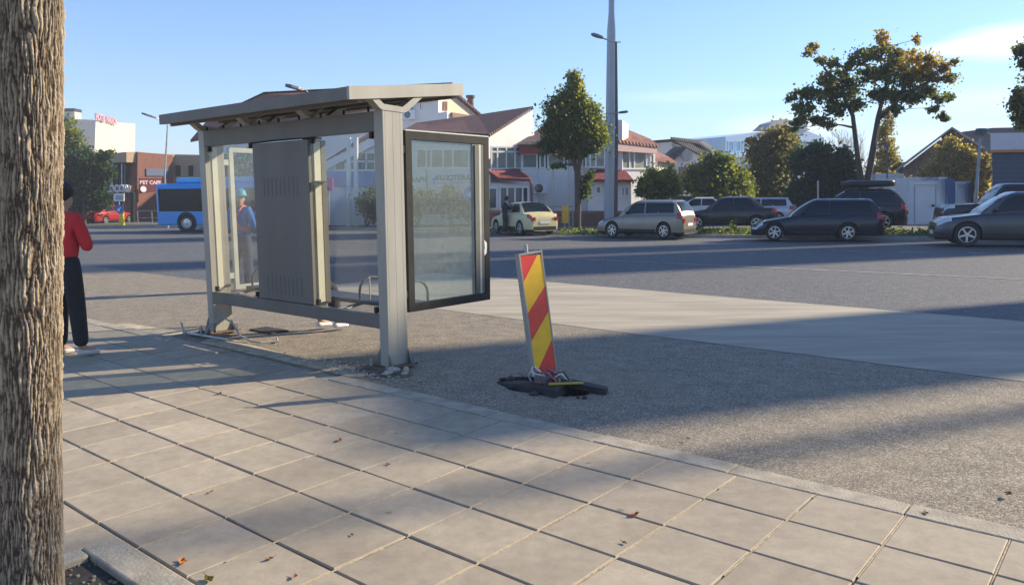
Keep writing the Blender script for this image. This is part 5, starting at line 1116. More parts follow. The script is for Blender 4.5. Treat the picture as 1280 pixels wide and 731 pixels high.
# white site cabins
def cabin(lbl, x0, x1, xs, Y, y0, y1, door=None, sign=False, side_y=2.6, mside=None):
    e = empty('site_cabin', at((x0+x1)/2, 280, Y), lbl, 'cabin'); e.location.z = 0; F = Facade(x0, Y, x1, Y+.3)
    w_ = wall(F, [(x0, y1), (x1, y1), (x1, y0+.5), (x0, y0)], 2.4, mat('cabin_white', (.68, .70, .74), .5, var=.06, vscale=1.5), e, ground=.12)
    b = MB()
    for (xa, xb, ya, yb) in ((x0-.5, x0+2, y0-1, y1), (x1-2, x1+.3, y0-1, y1), (x0+2, x1-2, y0-1, y0+2.6), (x0+2, x1-2, y1-2, y1)): b.prism([F.pt(xa, yb, .005), F.pt(xb, yb, .005), F.pt(xb, ya, .005), F.pt(xa, ya, .005)], F.n*.05)
    b.build('corner_frame', mat('cabin_frame', (.60, .63, .69), .5), e)
    if door:
        a, c, t, bt = door; b = MB()
        for (xa, xb, ya, yb) in ((a, a+.6, t, bt), (c-.6, c, t, bt), (a, c, t, t+.7)): b.prism([F.pt(xa, yb, .01), F.pt(xb, yb, .01), F.pt(xb, ya, .01), F.pt(xa, ya, .01)], F.n*.03)
        d_ = b.build('door', mat('door_shade', (.44, .47, .53), .5), e); b = MB(); b.ball(F.pt(c-3.5, (t+bt)/2+2, .08), .07); b.build('handle', M_dark, d_)
    if xs:
        G = Facade(x1, Y+.3, xs, Y+side_y); wall(G, [(x1, y1), (xs, y1-.8), (xs, y0+1.2), (x1, y0+.5)], .06, mside or mat('cabin_blue', (.08, .15, .32), .5, var=.1), e, 'side_wall', o=.03, ground=.12)
    if sign: text_mesh('CUMPĂR', .26, frame_of(F.pt((x0+x1)/2+4, y0+1.2, .06), F.r, (0, 0, 1)), 'lettering', mat('blue_letters', (.05, .12, .35), .5), e, ext=.006)
    return e
cabin('white site cabin with a large door and blue side wall between the parked cars', 1134, 1183, 1194, 42, 222.5, 281, door=(1143, 1170, 231, 279), sign=True)
cabin('smaller white cabin set back to the right of the large white cabin', 1194, 1211, 1217, 45, 228, 276, door=(1196, 1208, 233, 274))
cabin('white cabin mostly hidden behind the car with the roof box', 1094, 1129, None, 47, 218, 276)
plb = Facade(1130, 41, 1200, 41); o = wall(plb, [(1126, 292), (1200, 292), (1200, 283), (1126, 282)], .4, mat('old_plinth', (.22, .19, .17), .9, var=.3), None, 'low_plinth', ground=.05); tag(o, 'low stained plinth at the foot of the large white cabin', 'plinth')

# left side: hotel and brown shopping building
ht = empty('hotel', at(130, 250, 130), 'tall white blank walled hotel block with red rooftop letters', 'hotel'); ht.location.z = 0
M_wh2 = mat('hotel_render', (.56, .51, .40), .85, var=.07, vscale=.15)
T1 = Facade(93, 130, 169, 160); wall(T1, [(93, 290), (169, 290), (169, 155), (93, 149)], 18, M_wh2, ht, ground=0)
T2 = Facade(70, 150, 93, 130); wall(T2, [(70, 290), (93, 290), (93, 149), (70, 158)], 3, M_white, ht, ground=0)
b = MB(); c_ = at(92, 150, 134); b.box(-1, 1, -1, 1, 0, 1.6, None, Matrix.Translation(c_-Vector((.2, 0, .3)))); ch = b.build('chimney', M_wh2, ht); b = MB(); b.box(-1.1, 1.1, -1.1, 1.1, 1.6, 2.1, None, Matrix.Translation(c_-Vector((.2, 0, .3)))); b.build('chimney_cap', M_dark, ch)
text_mesh('HOTEL PARADE', 1.5, frame_of(T1.pt(133, 149.5, .5), T1.r, (0, 0, 1)), 'roof_letters', mat('faded_red', (.62, .32, .36), .6), ht, ext=.1, bold=.04)
b = MB(); p0, p1 = T1.pt(103, 150.5, .2), T1.pt(155, 152, .2); b.tube([p0, p1], .06, 6); b.build('letter_rail', M_steel, ht)
sb_ = empty('brown_shopping_building', at(170, 250, 60), 'brown and tan corner building with tall windows behind the blue bus', 'building'); sb_.location.z = 0
M_tan = mat('tan_panel', (.44, .31, .21), .8, var=.08); M_brn = mat('brown_brick', (.20, .085, .06), .85, var=.15, vscale=3); M_cgls = mat('pale_reflecting_glass', (.42, .52, .58), .15, var=.3, vscale=2)
K0 = Facade(128, 59.5, 158, 58); K1 = Facade(158, 58, 173, 58.5); K2 = Facade(172, 57.4, 216, 60); K3 = Facade(213, 60.5, 262, 60.5)
wall(K0, [(128, 290), (158, 290), (158, 190), (128, 193)], 6, M_brn, sb_, ground=0, label='dark recessed glazing wall')
wall(K0, [(128, 204), (158, 203), (158, 190), (128, 193)], 5, M_tan, sb_, 'upper_band', o=.5); wall(K0, [(128, 241), (158, 240), (158, 232), (128, 232)], 5, M_tan, sb_, 'lower_band', o=.6)
for a_, c_ in ((133, 136.5), (138, 142.5), (146.5, 148.5), (151, 154.5), (155.5, 158)): window(K0, a_, c_, 204, 232, sb_, M_dark, M_cgls, fw=.05, o=.1)
wall(K1, [(158, 290), (173, 290), (173, 190), (158, 190)], 6, M_tan, sb_, ground=0); window(K1, 158.5, 172.5, 203, 231, sb_, M_dark, M_wgl, cols=(165,), fw=.08); window(K1, 159, 172.5, 240, 274, sb_, M_cream, M_wgl, cols=(163.5, 168), fw=.2)
for px in (152, 166): b = MB(); b.tube([K0.pt(px, 280, 1.6), K0.pt(px, 240, 1.6)], .16, 10); b.build('column', M_dark, sb_)
wall(K2, [(172, 290), (216, 290), (216, 194), (172, 190)], 6, M_brn, sb_, ground=0); wall(K2, [(183, 220), (211, 220), (211, 211), (183, 211)], .1, mat('blue_recess', (.07, .10, .18), .5), sb_, 'recess_panel', o=.08)
wall(K3, [(213, 290), (262, 290), (262, 194), (213, 193)], 6, M_tan, sb_, ground=0)
for a_ in (220, 236): window(K3, a_, a_+5.5, 207, 220, sb_, M_dark, M_dark, fw=.05)
Ks = Facade(174, 56.6, 197, 57.6)
b = MB(); b.prism([Ks.pt(175, 242), Ks.pt(203, 239), Ks.pt(203, 223), Ks.pt(175, 223)], Ks.back*.2); sg_ = b.build('shop_sign', mat('dark_red_sign', (.12, .012, .022), .6)); tag(sg_, 'dark red shop sign with white capitals above the bus roof', 'sign')
text_mesh('BET CAFE', .36, frame_of(Ks.pt(188, 228.5, .02), Ks.r, (0, 0, 1)), 'lettering', mat('pink_white', (.75, .5, .55), .5), sg_, ext=.01, bold=.02)
b = MB(); b.lathe([(.001, .04), (.22, .04), (.22, 0)], 20, None, frame_of(Ks.pt(179, 236.5, .02), Ks.r, (0, 0, 1))); b.build('round_logo', M_wfr, sg_)
text_mesh('T COCORI', .78, frame_of(K0.pt(143, 236.5, .66), K0.r, (0, 0, 1)), 'white_letters', M_wfr, sb_, ext=.03, bold=.03)

# ------------------------------------------------------------------ poles, lamps, signs
def tubeobj(name, path, r, m, par=None, k=10): b = MB(); b.tube(path, r, k); return b.build(name, m, par, smooth=60)
M_mast = mat('mast_paint', (.40, .42, .45), .5, metal=.2, var=.08, vscale=.8)
def mast(base, lbl, h=17.5):
    e = empty('steel_mast', base, lbl, 'mast')
    b = MB(); b.tube([base, base+Vector((0, 0, 10.1)), base+Vector((0, 0, 10.9)), base+Vector((0, 0, h))], [.30, .215, .15, .13], 20); b.build('shaft', M_mast, e, smooth=60)
    b = MB(); b.tube([base, base+Vector((0, 0, .14))], .42, 16); b.build('base_flange', M_steel, e)
    for a_ in (1.2, -1.2): b = MB(); b.box(-.5, .5, -.12, .12, h-.6, h-.1, None, Matrix.Translation(base+Vector((a_, 0, 0)))); b.box(-1.2*(a_ < 0), 1.2*(a_ > 0), -.05, .05, h-.4, h-.3, None, Matrix.Translation(base)); b.build('floodlight', M_steel, e)
    return e
mb = at(762, 285, 41); mb.z = .05; mast(mb, 'tall tapering grey steel mast left of the brown lamp pole')
# brown lamp pole with two heads
lp = at(769.5, 285, 39.5); lp.z = .05; e = empty('street_lamp', lp, 'dark brown lamp pole with a high left lamp head and a lower right one', 'street lamp')
top = at(770, 53, 39.5); tubeobj('pole', [lp, Vector((lp.x, lp.y, 5)), top], [.10, .085, .055], mat('brown_pole', (.10, .07, .06), .6, var=.2), e)
def lamp_head(p, q, par, w=.16, m=None):
    b = MB(); d = (q-p).normalized(); s = d.cross(Vector((0, 0, 1))).normalized(); u = s.cross(d); prof = [(0, .4), (.25, .9), (.7, 1.0), (1, .55)]
    v = []
    L0 = (q-p).length
    for t, k in prof: c = p+d*(L0*t); b0 = len(b.v); b.v += [tuple(c+s*w*k-u*.03), tuple(c+s*w*k*.8+u*.06), tuple(c-s*w*k*.8+u*.06), tuple(c-s*w*k-u*.03)]; v.append(b0)
    for a, c in zip(v[:-1], v[1:]):
        for j in range(4): b.f.append((a+j, a+(j+1) % 4, c+(j+1) % 4, c+j)); b.m.append(0)
    b.f.append((v[0]+3, v[0]+2, v[0]+1, v[0])); b.m.append(0); b.f.append((v[-1], v[-1]+1, v[-1]+2, v[-1]+3)); b.m.append(0)
    h = b.build('lamp_head', m or mat('lamp_grey', (.12, .12, .13), .5), par); return h
a1 = at(753, 48, 38.6); tubeobj('arm', [top, a1], .035, M_steel, e); lamp_head(a1, at(740.5, 43, 38), e)
a2 = at(769.5, 142, 39.5); tubeobj('arm', [a2-Vector((.5, 0, 0)), at(776, 141, 39.3)], .03, M_steel, e); lamp_head(at(774, 141.5, 39.3), at(784, 140, 39), e)
tubeobj('top_stub', [top, at(776, 53, 39.5)], .025, M_steel, e)
def lamp(lbl, px, Y, tip, arm, mm_, r=.07):
    base = at(px, 280, Y); base.z = 0; e = empty('street_lamp', base, lbl, 'street lamp'); t = at(px, tip[1], Y); 
    tubeobj('pole', [base, Vector((base.x, base.y, 3)), t], [r, r*.8, r*.55], mm_, e); q = at(arm[0], arm[1], Y-.6); tubeobj('arm', [t, t.lerp(q, .5)+Vector((0, 0, .1)), q], r*.45, mm_, e); lamp_head(q, at(arm[2], arm[3], Y-.9), e)
lamp('pale street lamp reaching left above the bus near the shelter roof corner', 209.5, 46, (209, 156), (195, 148, 177, 142), M_steel)
lamp('street lamp whose head shows above the shelter roof', 386, 30, (386, 118), (377, 112.5, 357, 107), M_steel)
e = empty('camera_post', Vector((at(1219, 260, 33).x, 33, .1)), 'grey post with a small camera on top in front of the dark blue shop', 'camera post')
p0 = at(1218.5, 262, 33); p0.z = .1; tubeobj('pole', [p0, at(1225.5, 172, 33)], [.075, .055], mat('grey_post', (.30, .34, .38), .5), e)
b = MB(); b.box(-.16, .16, -.12, .12, -.1, .14, None, Matrix.Translation(at(1226, 165, 33))); b.build('camera_head', mat('dark_blue_cam', (.06, .09, .14), .5), e); b = MB(); b.tube([at(1226, 171, 33), at(1236, 167, 32.6)], .05, 8); b.build('side_lamp', M_steel, e)
b = MB(); q = at(1022.5, 280, 44); q.z = .08; b.tube([q, at(1022.5, 226, 44)], .05, 8); tag(b.build('thin_pole', mat('pale_pole', (.5, .47, .42), .6)), 'thin pale pole standing before the dark green tree', 'pole')
b = MB(); q = at(1109, 280, 46); q.z = .08; b.tube([q, at(1109, 178, 46)], .045, 8); b.tube([at(1107, 182, 46), at(1111, 182, 46)], .15, 8); tag(b.build('thin_pole', mat('dark_pole', (.10, .12, .13), .6)), 'thin dark pole with a small fitting in front of the yellow poplar', 'pole')
# keep-left bollard and direction board on the left
e = empty('traffic_bollard', gp(151, 283.5), 'yellow traffic bollard carrying a round blue sign right of the red cars', 'bollard'); Fy = Facade(140, gp(151, 283.5).y, 162, gp(151, 283.5).y)
b = MB(); b.prism([Fy.pt(148, 283.5), Fy.pt(154.5, 283.5), Fy.pt(153.5, 266), Fy.pt(149, 266)], Fy.back*.2); b.build('body', mat('bollard_yellow', (.80, .62, .03), .5), e, bevel=.03)
b = MB(); b.lathe([(.001, .02), (.27, .02), (.27, 0)], 20, M_blu, frame_of(Fy.pt(149.5, 261.5, .05), Fy.r, (0, 0, 1))); b.build('round_sign', M_blu, e)
b = MB(); X = frame_of(Fy.pt(149.5, 261.5, .05), Fy.r, (0, 0, 1)); b.prism([X @ Vector(p) for p in ((-.14, -.14, .025), (.05, -.12, .025), (.0, -.06, .025), (.12, .1, .025), (.06, .14, .025), (-.07, -.0, .025), (-.12, .04, .025))], X.to_3x3() @ Vector((0, 0, .006))); b.build('arrow', M_wfr, e)
e = empty('direction_board', gp(149, 281), 'white direction board on a pole above the yellow bollard', 'sign'); b = MB(); b.prism([Fy.pt(142, 251.5, -.8), Fy.pt(155, 251.5, -.8), Fy.pt(155, 242, -.8), Fy.pt(142, 242, -.8)], Fy.back*.06); b.build('board', M_wfr, e)
b = MB(); b.prism([Fy.pt(144, 250, -.79), Fy.pt(153.5, 250, -.79), Fy.pt(153.5, 244, -.79), Fy.pt(144, 244, -.79)], Fy.n*.01); b.build('board_lines', mat('grey_print', (.4, .42, .45), .6), e)
b = MB(); q = Fy.pt(149, 252, -.85); b.tube([(q.x, q.y, 0), q], .035, 8); b.build('post', M_steel, e)
ff = Facade(80, 54, 135, 54); e = empty('picket_fence', at(105, 270, 54), 'grey picket fence behind the red cars', 'fence'); e.location.z = 0; b = MB()
for i in range(60): px = 80+i*.95; p = ff.pt(px, 262); b.box(-.02, .02, -.02, .02, 0, 1.6, None, Matrix.Translation((p.x, p.y, 0)))
pa, pb = ff.pt(80, 262), ff.pt(136, 262)
for z in (.3, 1.4): b.tube([(pa.x, pa.y, z), (pb.x, pb.y, z)], .03, 6)
b.build('pickets', M_steel, e)
e = empty('barrier_rail', at(180, 270, 52), 'low metal barrier rail left of the bus wheel', 'railing'); e.location.z = 0; bf = Facade(172, 50, 205, 50); b = MB(); pa, pb = bf.pt(172, 270), bf.pt(208, 270)
for p in (pa, pa.lerp(pb, .5), pb): b.tube([(p.x, p.y, 0), (p.x, p.y, .95)], .03, 6)
for z in (.5, .95): b.tube([(pa.x, pa.y, z), (pb.x, pb.y, z)], .03, 6)
b.build('bars', M_steel, e)

# ------------------------------------------------------------------ trees
def quads(name, C, size, tint, m, parent, asp=.62, flat=.0):
    n = len(C); r = rng.normal(size=(n, 3)); r[:, 2] = r[:, 2]*(1-flat)+flat*1.2; r /= np.linalg.norm(r, axis=1)[:, None]; a = np.cross(r, rng.normal(size=(n, 3))); a /= np.linalg.norm(a, axis=1)[:, None]; c = np.cross(r, a)
    s = (size*rng.uniform(.6, 1.35, n))[:, None]; P = np.stack([C-a*s, C+c*s*asp, C+a*s, C-c*s*asp], 1).reshape(-1, 3)
    me = bpy.data.meshes.new(name); me.vertices.add(4*n); me.vertices.foreach_set('co', P.astype(np.float32).ravel()); me.loops.add(4*n); me.loops.foreach_set('vertex_index', np.arange(4*n, dtype=np.int32))
    me.polygons.add(n); me.polygons.foreach_set('loop_start', np.arange(0, 4*n, 4, dtype=np.int32)); at_ = me.attributes.new('tint', 'FLOAT', 'FACE'); at_.data.foreach_set('value', tint.astype(np.float32)); me.materials.append(m); me.update(calc_edges=True)
    o = bpy.data.objects.new(name, me); COL.objects.link(o); o.parent = parent
    if parent: me.transform(wm(parent).inverted())
    return o
def crown(blobs, n, size, m, parent, tb=.0, ysq=1, name='crown', flat=0, clump=.42, hi=0):
    W_ = np.array([b[3]**2 for b in blobs]); W_ = W_/W_.sum(); out = []; ti = []
    for b_, w in zip(blobs, W_):
        k = max(8, int(n*w)); c = np.array(b_[:3]); r = b_[3]; nc = max(9, int(40*(r/1.0)**1.3))
        d = rng.normal(size=(nc, 3)); d /= np.linalg.norm(d, axis=1)[:, None]; cc = d*(rng.uniform(.25, 1.0, nc)**.5)[:, None]*r
        cr = rng.uniform(.6, 1.3, nc)*r*clump; ci = rng.integers(0, nc, k); cv = rng.uniform(-.22, .22, nc)
        q = rng.normal(size=(k, 3))*rng.choice([.5, .8, 1.3], (k, 1), p=[.4, .4, .2]); p = c+(cc[ci]+q*cr[ci][:, None])*np.array([1, ysq, b_[4] if len(b_) > 4 else .85])
        out.append(p); t = (b_[5] if len(b_) > 5 else .4)+cv[ci]+rng.uniform(-.18, .18, k)+tb; ti.append(t)
    return quads(name, np.concatenate(out), size, np.clip(np.concatenate(ti)+.14, 0, 1), m, parent, flat=flat)
def limbs(b, base, stems, blobs, r0):
    ends = []
    for st in stems:
        pts = [base]+st; n = len(pts); b.tube(pts, [r0*(1-.72*i/(n-1)) for i in range(n)], 9); ends.append((pts, n))
    cand = []
    for c in sorted(blobs, key=lambda c: min((Vector(c[:3])-p).length for pts, n in ends for p in pts)):
        c3 = Vector(c[:3]); best = None
        for pts, n in ends:
            for i in range(1, n):
                for f in (.3, .7, 1.0):
                    p = pts[i-1].lerp(pts[i], f); dd = (p-c3).length+(2 if p.z > c3.z+.1 else 0)
                    if best is None or dd < best[0]: best = (dd, p, r0*(1-.72*(i-1+f)/(n-1)))
        for p, rr0 in cand:
            dd = (p-c3).length+(1.2 if p.z > c3.z+.3 else 0)
            if dd < best[0]: best = (dd, p, rr0)
        p = best[1]; r = max(.018, best[2]*.6); mid = p.lerp(c3, .5)+Vector((rng.normal()*.1, rng.normal()*.1, .12*c[3])); b.tube([p, mid, c3+Vector((0, 0, c[3]*.2))], [r, r*.7, r*.3], 6)
        cand += [(mid, r*.8), (c3, r*.5)]
        for _ in range(4):
            d = Vector(rng.normal(size=3)).normalized()*c[3]*.8; d.z = abs(d.z)*.8; b.tube([mid.lerp(c3, .5), c3+d*.6, c3+d], [r*.4, r*.25, r*.1], 5, cap=False)
def tree(name, label, px, Y, gy, stems, bl, n, size, m, r0=.12, group='trees across the road', mb_=None, jit=.5, flat=0, clump=.42):
    base = at(px, gy, Y); base.z = .02
    e = empty(name, base, label, 'tree', group)
    k = Y/FPX; blobs = []
    for q in bl:
        p = at(q[0], q[1], Y+(q[5] if len(q) > 5 else rng.uniform(-jit, jit)*q[2]*k*1.2)); blobs.append((p.x, p.y, p.z, q[2]*k, (q[3] if len(q) > 3 else .85), (q[4] if len(q) > 4 else .4)))
    b = MB(); limbs(b, base, [[at(x, y, Y+dy) for x, y, dy in st] for st in stems], blobs, r0); b.build('trunk', mb_ or M_limb, e, smooth=60)
    crown(blobs, n, size, m, e, flat=flat, clump=clump); return e
G1 = leafmat('leaf_dark_green', (.032, .055, .02), (.095, .13, .035), (.26, .25, .05))
G2 = leafmat('leaf_mid_green', (.035, .058, .018), (.095, .13, .035), (.26, .26, .06))
G3 = leafmat('leaf_rusty', (.06, .08, .035), (.13, .15, .05), (.38, .24, .09))
G4 = leafmat('leaf_yellow', (.09, .085, .02), (.24, .19, .04), (.42, .30, .07))
G5 = leafmat('leaf_blue_green', (.02, .04, .032), (.05, .085, .045), (.12, .15, .06))
G6 = leafmat('leaf_pale', (.06, .07, .025), (.14, .14, .05), (.32, .20, .09))
G7 = leafmat('leaf_ivy', (.07, .055, .022), (.26, .20, .07), (.62, .48, .17))
# conical tree
cb = []
for y, hwid, nb, rr_c in ((90, 2, 1, 4), (97, 6, 2, 6), (107, 12, 2, 8), (118, 19, 3, 9), (131, 27, 4, 11), (144, 33, 4, 12), (157, 38, 5, 12), (169, 40, 5, 12), (180, 37, 5, 11), (190, 18, 3, 8)):
    for i in range(nb):
        x = 719+(i-(nb-1)/2)*(2*hwid/max(nb, 1))*.86+rng.uniform(-3, 3)-(y-96)*.04; cb.append((x, y+rng.uniform(-3, 3), rr_c*rng.uniform(.75, 1.2), .95, .32+(.30 if x > 719 else 0)*(1 if y < 170 else 0)+max(0, (130-y)/110)))  # sunlight on the right side and top put into the leaf tint
cb += [(686, 189, 9, .6, .2), (678, 182, 7, .6, .2), (697, 207, 7, .6, .15), (745, 178, 11, .8, .35), (735, 228, 8, 1.2, .3), (731, 238, 7, 1.2, .3), (738, 220, 5, 1, .3)]
tree('conical_tree', 'dense dark green conical street tree with a forked trunk before the clinic', 722, 36.5, 292, [[(722, 255, 0), (721, 215, 0), (713, 185, .1), (712, 150, 0), (716, 110, 0)], [(723, 250, 0), (724, 212, 0), (728, 180, -.1), (727, 140, 0), (722, 112, 0)]], cb, 20000, .085, G1, r0=.16)
# big rusty crowned tree at the right
rb_ = [(1016, 60, 8, .8, .6), (1008, 66, 6, .7, .6), (1026, 75, 7, .8, .5), (1040, 82, 9, .8, .45), (1034, 100, 12, .8, .4), (1052, 95, 11, .8, .3), (1076, 72, 12, .8, .3), (1096, 66, 13, .8, .5), (1104, 45, 8, 1, .8), (1108, 58, 10, .9, .75), (1118, 76, 14, .8, .65), (1140, 74, 13, .8, .8), (1160, 78, 12, .7, .8), (1180, 84, 9, .7, .7), (1193, 78, 7, .6, .55), (1186, 98, 9, .6, .5), (1166, 98, 11, .7, .6), (1150, 92, 14, .8, .6), (1130, 100, 15, .8, .4), (1106, 92, 15, .8, .35), (1084, 94, 14, .8, .25), (1062, 112, 14, .8, .3), (1040, 118, 15, .8, .3), (1018, 118, 13, .8, .3), (998, 118, 8, .7, .3), (988, 124, 6, .7, .3), (1004, 136, 13, .8, .25), (1000, 152, 10, .7, .25), (992, 162, 6, .6, .2), (1022, 150, 11, .7, .2), (1036, 156, 8, .6, .3), (1046, 136, 14, .8, .25), (1070, 130, 10, .8, .2), (1100, 118, 14, .8, .3), (1122, 120, 14, .8, .35), (1140, 122, 13, .7, .4), (1120, 138, 9, .7, .3), (1156, 116, 12, .7, .4), (1174, 124, 9, .6, .25), (1186, 122, 8, .6, .2), (1164, 136, 8, .6, .25), (1178, 144, 7, .6, .2), (1184, 150, 5, .6, .2), (1146, 50, 5, 1, .7), (1060, 82, 9, .8, .35)]
tree('broad_street_tree', 'broad tree with two stems and a rust tinged open crown above the roof box car', 1080, 37, 292, [[(1080, 262, 0), (1078, 238, 0), (1072, 195, 0), (1066, 145, .2), (1050, 110, .4), (1030, 85, .3)], [(1081, 250, 0), (1083, 232, 0), (1090, 190, 0), (1097, 148, -.2), (1108, 105, -.2), (1112, 60, 0)], [(1081, 250, 0), (1084, 230, 0), (1092, 188, 0), (1098, 150, 0), (1130, 118, -.4), (1165, 100, -.3)]], [(q[0], q[1], q[2]*.9)+tuple(q[3:]) for q in rb_], 17000, .085, G3, r0=.19, jit=1.0, clump=.42)
tree('small_round_tree', 'small light green tree in front of the clinic right end', 826, 43, 285, [[(826, 250, 0), (824, 225, 0)]], [(808, 232, 10, .9, .45), (822, 220, 11, .9, .6), (838, 222, 10, .9, .6), (843, 236, 10, .8, .5), (826, 238, 12, .8, .4), (800, 240, 6, .7, .4), (815, 243, 8, .7, .3)], 7000, .10, G2, r0=.08)
tree('bushy_tree', 'mid green bushy tree between the white house and the pale blue block', 893, 50, 282, [[(893, 255, 0), (893, 220, 0)]], [(872, 215, 13, .8, .35), (890, 203, 13, .8, .4), (908, 206, 12, .8, .55), (922, 218, 12, .8, .65), (905, 225, 17, .8, .45), (880, 232, 15, .8, .3), (862, 230, 11, .8, .3), (928, 236, 13, .8, .75), (908, 244, 15, .8, .6), (885, 250, 12, .8, .35), (934, 250, 10, .8, .7)], 15000, .12, G2, r0=.14)
tree('tall_airy_tree', 'tall airy light green tree before the pale blue office block', 968, 54, 280, [[(968, 250, 0), (966, 215, 0), (970, 180, 0)]], [(975, 168, 10, 1, .5), (962, 178, 12, 1, .5), (985, 180, 12, 1, .45), (948, 192, 12, 1, .5), (972, 195, 15, 1, .45), (990, 200, 13, 1, .4), (948, 212, 14, 1, .45), (970, 220, 17, 1, .4), (944, 232, 14, 1, .45), (965, 244, 16, 1, .35), (985, 232, 13, 1, .3), (942, 250, 12, .9, .5), (940, 175, 6, .9, .5), (978, 215, 5, .8, .95)], 19000, .12, G6, r0=.14)
tree('dark_broad_tree', 'very dark green broad tree behind the thin pale pole', 1025, 47, 284, [[(1025, 255, 0), (1025, 215, 0)]], [(1010, 192, 11, .9, .3), (1025, 188, 11, .9, .35), (1000, 205, 13, .9, .3), (1020, 208, 15, .9, .2), (1044, 204, 12, .9, .3), (1054, 194, 9, .9, .35), (1058, 212, 13, .9, .35), (1036, 225, 16, .9, .2), (1008, 230, 15, .9, .2), (1000, 248, 13, .9, .2), (1024, 250, 15, .9, .1), (1050, 238, 15, .9, .3), (1066, 232, 10, .9, .4), (1056, 254, 12, .9, .2), (985, 256, 9, .9, .2)], 19000, .12, G5, r0=.16)
tree('yellow_poplar', 'thin yellow green poplar showing behind the broad tree stems', 1107, 60, 276, [[(1107, 240, 0), (1107, 190, 0), (1107, 150, 0)]], [(1106, 145, 6, 1.4, .4), (1110, 158, 7, 1.3, .4), (1104, 170, 8, 1.3, .4), (1113, 182, 9, 1.2, .5), (1104, 195, 9, 1.2, .5), (1115, 205, 9, 1.1, .4), (1100, 212, 9, 1.1, .6), (1122, 213, 7, 1, .4), (1096, 225, 9, .9, .9), (1088, 215, 7, .9, .9), (1115, 225, 9, .9, .3)], 6500, .11, G4, r0=.10)
# nearly bare tree
def bare(name, label, px, Y, gy, top, spread, m):
    base = at(px, gy, Y); base.z = 0; e = empty(name, base, label, 'tree', 'trees across the road'); b = MB(); k = Y/FPX; rg = random.Random(5)
    def grow(p, d, ln, r, lv):
        q = p+d*ln; b.tube([p, p.lerp(q, .5)+Vector((rg.gauss(0, .05)*ln, rg.gauss(0, .05)*ln, 0)), q], [r, r*.8, r*.6], 5, cap=False)
        if lv == 0: return
        for _ in range(3): grow(p.lerp(q, rg.uniform(.55, 1)), (d+Vector((rg.gauss(0, .34), rg.gauss(0, .34), rg.uniform(0, .2)))).normalized(), ln*rg.uniform(.55, .8), r*.55, lv-1)
    for _ in range(4): grow(base+Vector((0, 0, 1)), Vector((rg.gauss(0, .25)*spread, rg.gauss(0, .2), 1)).normalized(), top*.34, .07, 4)
    b.tube([base, base+Vector((0, 0, 1.2))], .12, 8); b.build('trunk', m, e); return e
bare('bare_tree', 'nearly leafless pale tree behind the left stem of the broad tree', 1066, 62, 276, 7.6, 1.2, mat('pale_twig', (.42, .34, .25), .9))
tree('autumn_bush', 'orange tinged bush at the foot of the yellow poplar', 1092, 52, 280, [[(1092, 255, 0), (1092, 235, 0)]], [(1090, 238, 9, .9, .9), (1082, 228, 7, .9, .95), (1098, 230, 8, .9, .6), (1118, 224, 9, .8, .2), (1126, 230, 7, .8, .2), (1110, 240, 9, .8, .3)], 4500, .10, G4, r0=.06)
tree('edge_tree', 'grey green tree entering at the right edge above the blue shop', 1300, 34, 292, [[(1300, 240, 0), (1298, 150, 0), (1292, 70, 0)]], [(1279, 62, 8, 1, .45), (1284, 78, 9, 1, .45), (1292, 62, 12, 1, .4), (1272, 122, 9, .9, .5), (1282, 132, 12, .9, .45), (1276, 145, 8, .8, .4), (1296, 120, 16, .9, .4), (1300, 90, 14, 1, .4), (1280, 156, 7, .7, .4), (1300, 150, 13, .9, .4)], 9000, .085, G6, r0=.16)
# ivy on the gable
ivb = [(1190, 180, 8), (1178, 192, 10), (1204, 192, 12), (1165, 208, 9), (1190, 208, 14), (1214, 205, 12), (1156, 222, 8), (1175, 222, 14), (1200, 224, 15), (1219, 222, 10), (1216, 240, 10), (1228, 232, 8), (1234, 215, 8), (1232, 200, 7)]
e = empty('ivy', at(1190, 270, 55), 'yellowing ivy covering the gable of the brick house', 'ivy'); crown([(*at(x, y, 54.2), r*55/FPX, .9, .45) for x, y, r in ivb], 12000, .10, G7, e, name='leaves', ysq=.3, tb=.12)
b = MB()
for x in (1150, 1172, 1192, 1210): p = at(x, 280, 55.6); p.z = 0; b.tube([p, at(x+3, 240, 55.6), at(x-2, 205, 55.6)], [.06, .05, .03], 6)
b.build('vines', M_limb, e)
# left trees
tree('olive_tree', 'tall olive green tree behind the person in red beside the hotel', 84, 60, 274, [[(84, 240, 0), (86, 190, 0), (85, 165, 0)]], [(84, 160, 11, 1, .5), (92, 172, 10, 1, .5), (78, 180, 13, 1, .4), (96, 186, 9, .9, .5), (86, 196, 12, .9, .4), (70, 170, 12, 1, .4), (66, 195, 16, 1, .3)], 7000, .12, G2, r0=.16)
tree('dark_thick_tree', 'dark thick tree crown in front of the tan corner building', 105, 52, 277, [[(105, 255, 0), (105, 220, 0)]], [(92, 203, 13, .9, .2), (110, 200, 12, .9, .3), (124, 206, 9, .9, .4), (134, 192, 6, .8, .6), (128, 197, 6, .8, .5), (84, 222, 15, .9, .1), (106, 222, 17, .9, .1), (124, 226, 12, .9, .15), (92, 244, 15, .9, .1), (115, 246, 14, .9, .1), (128, 250, 9, .9, .2), (135, 215, 7, .8, .4), (75, 205, 14, .9, .1), (75, 240, 14, .9, .1)], 17000, .12, G5, r0=.16)
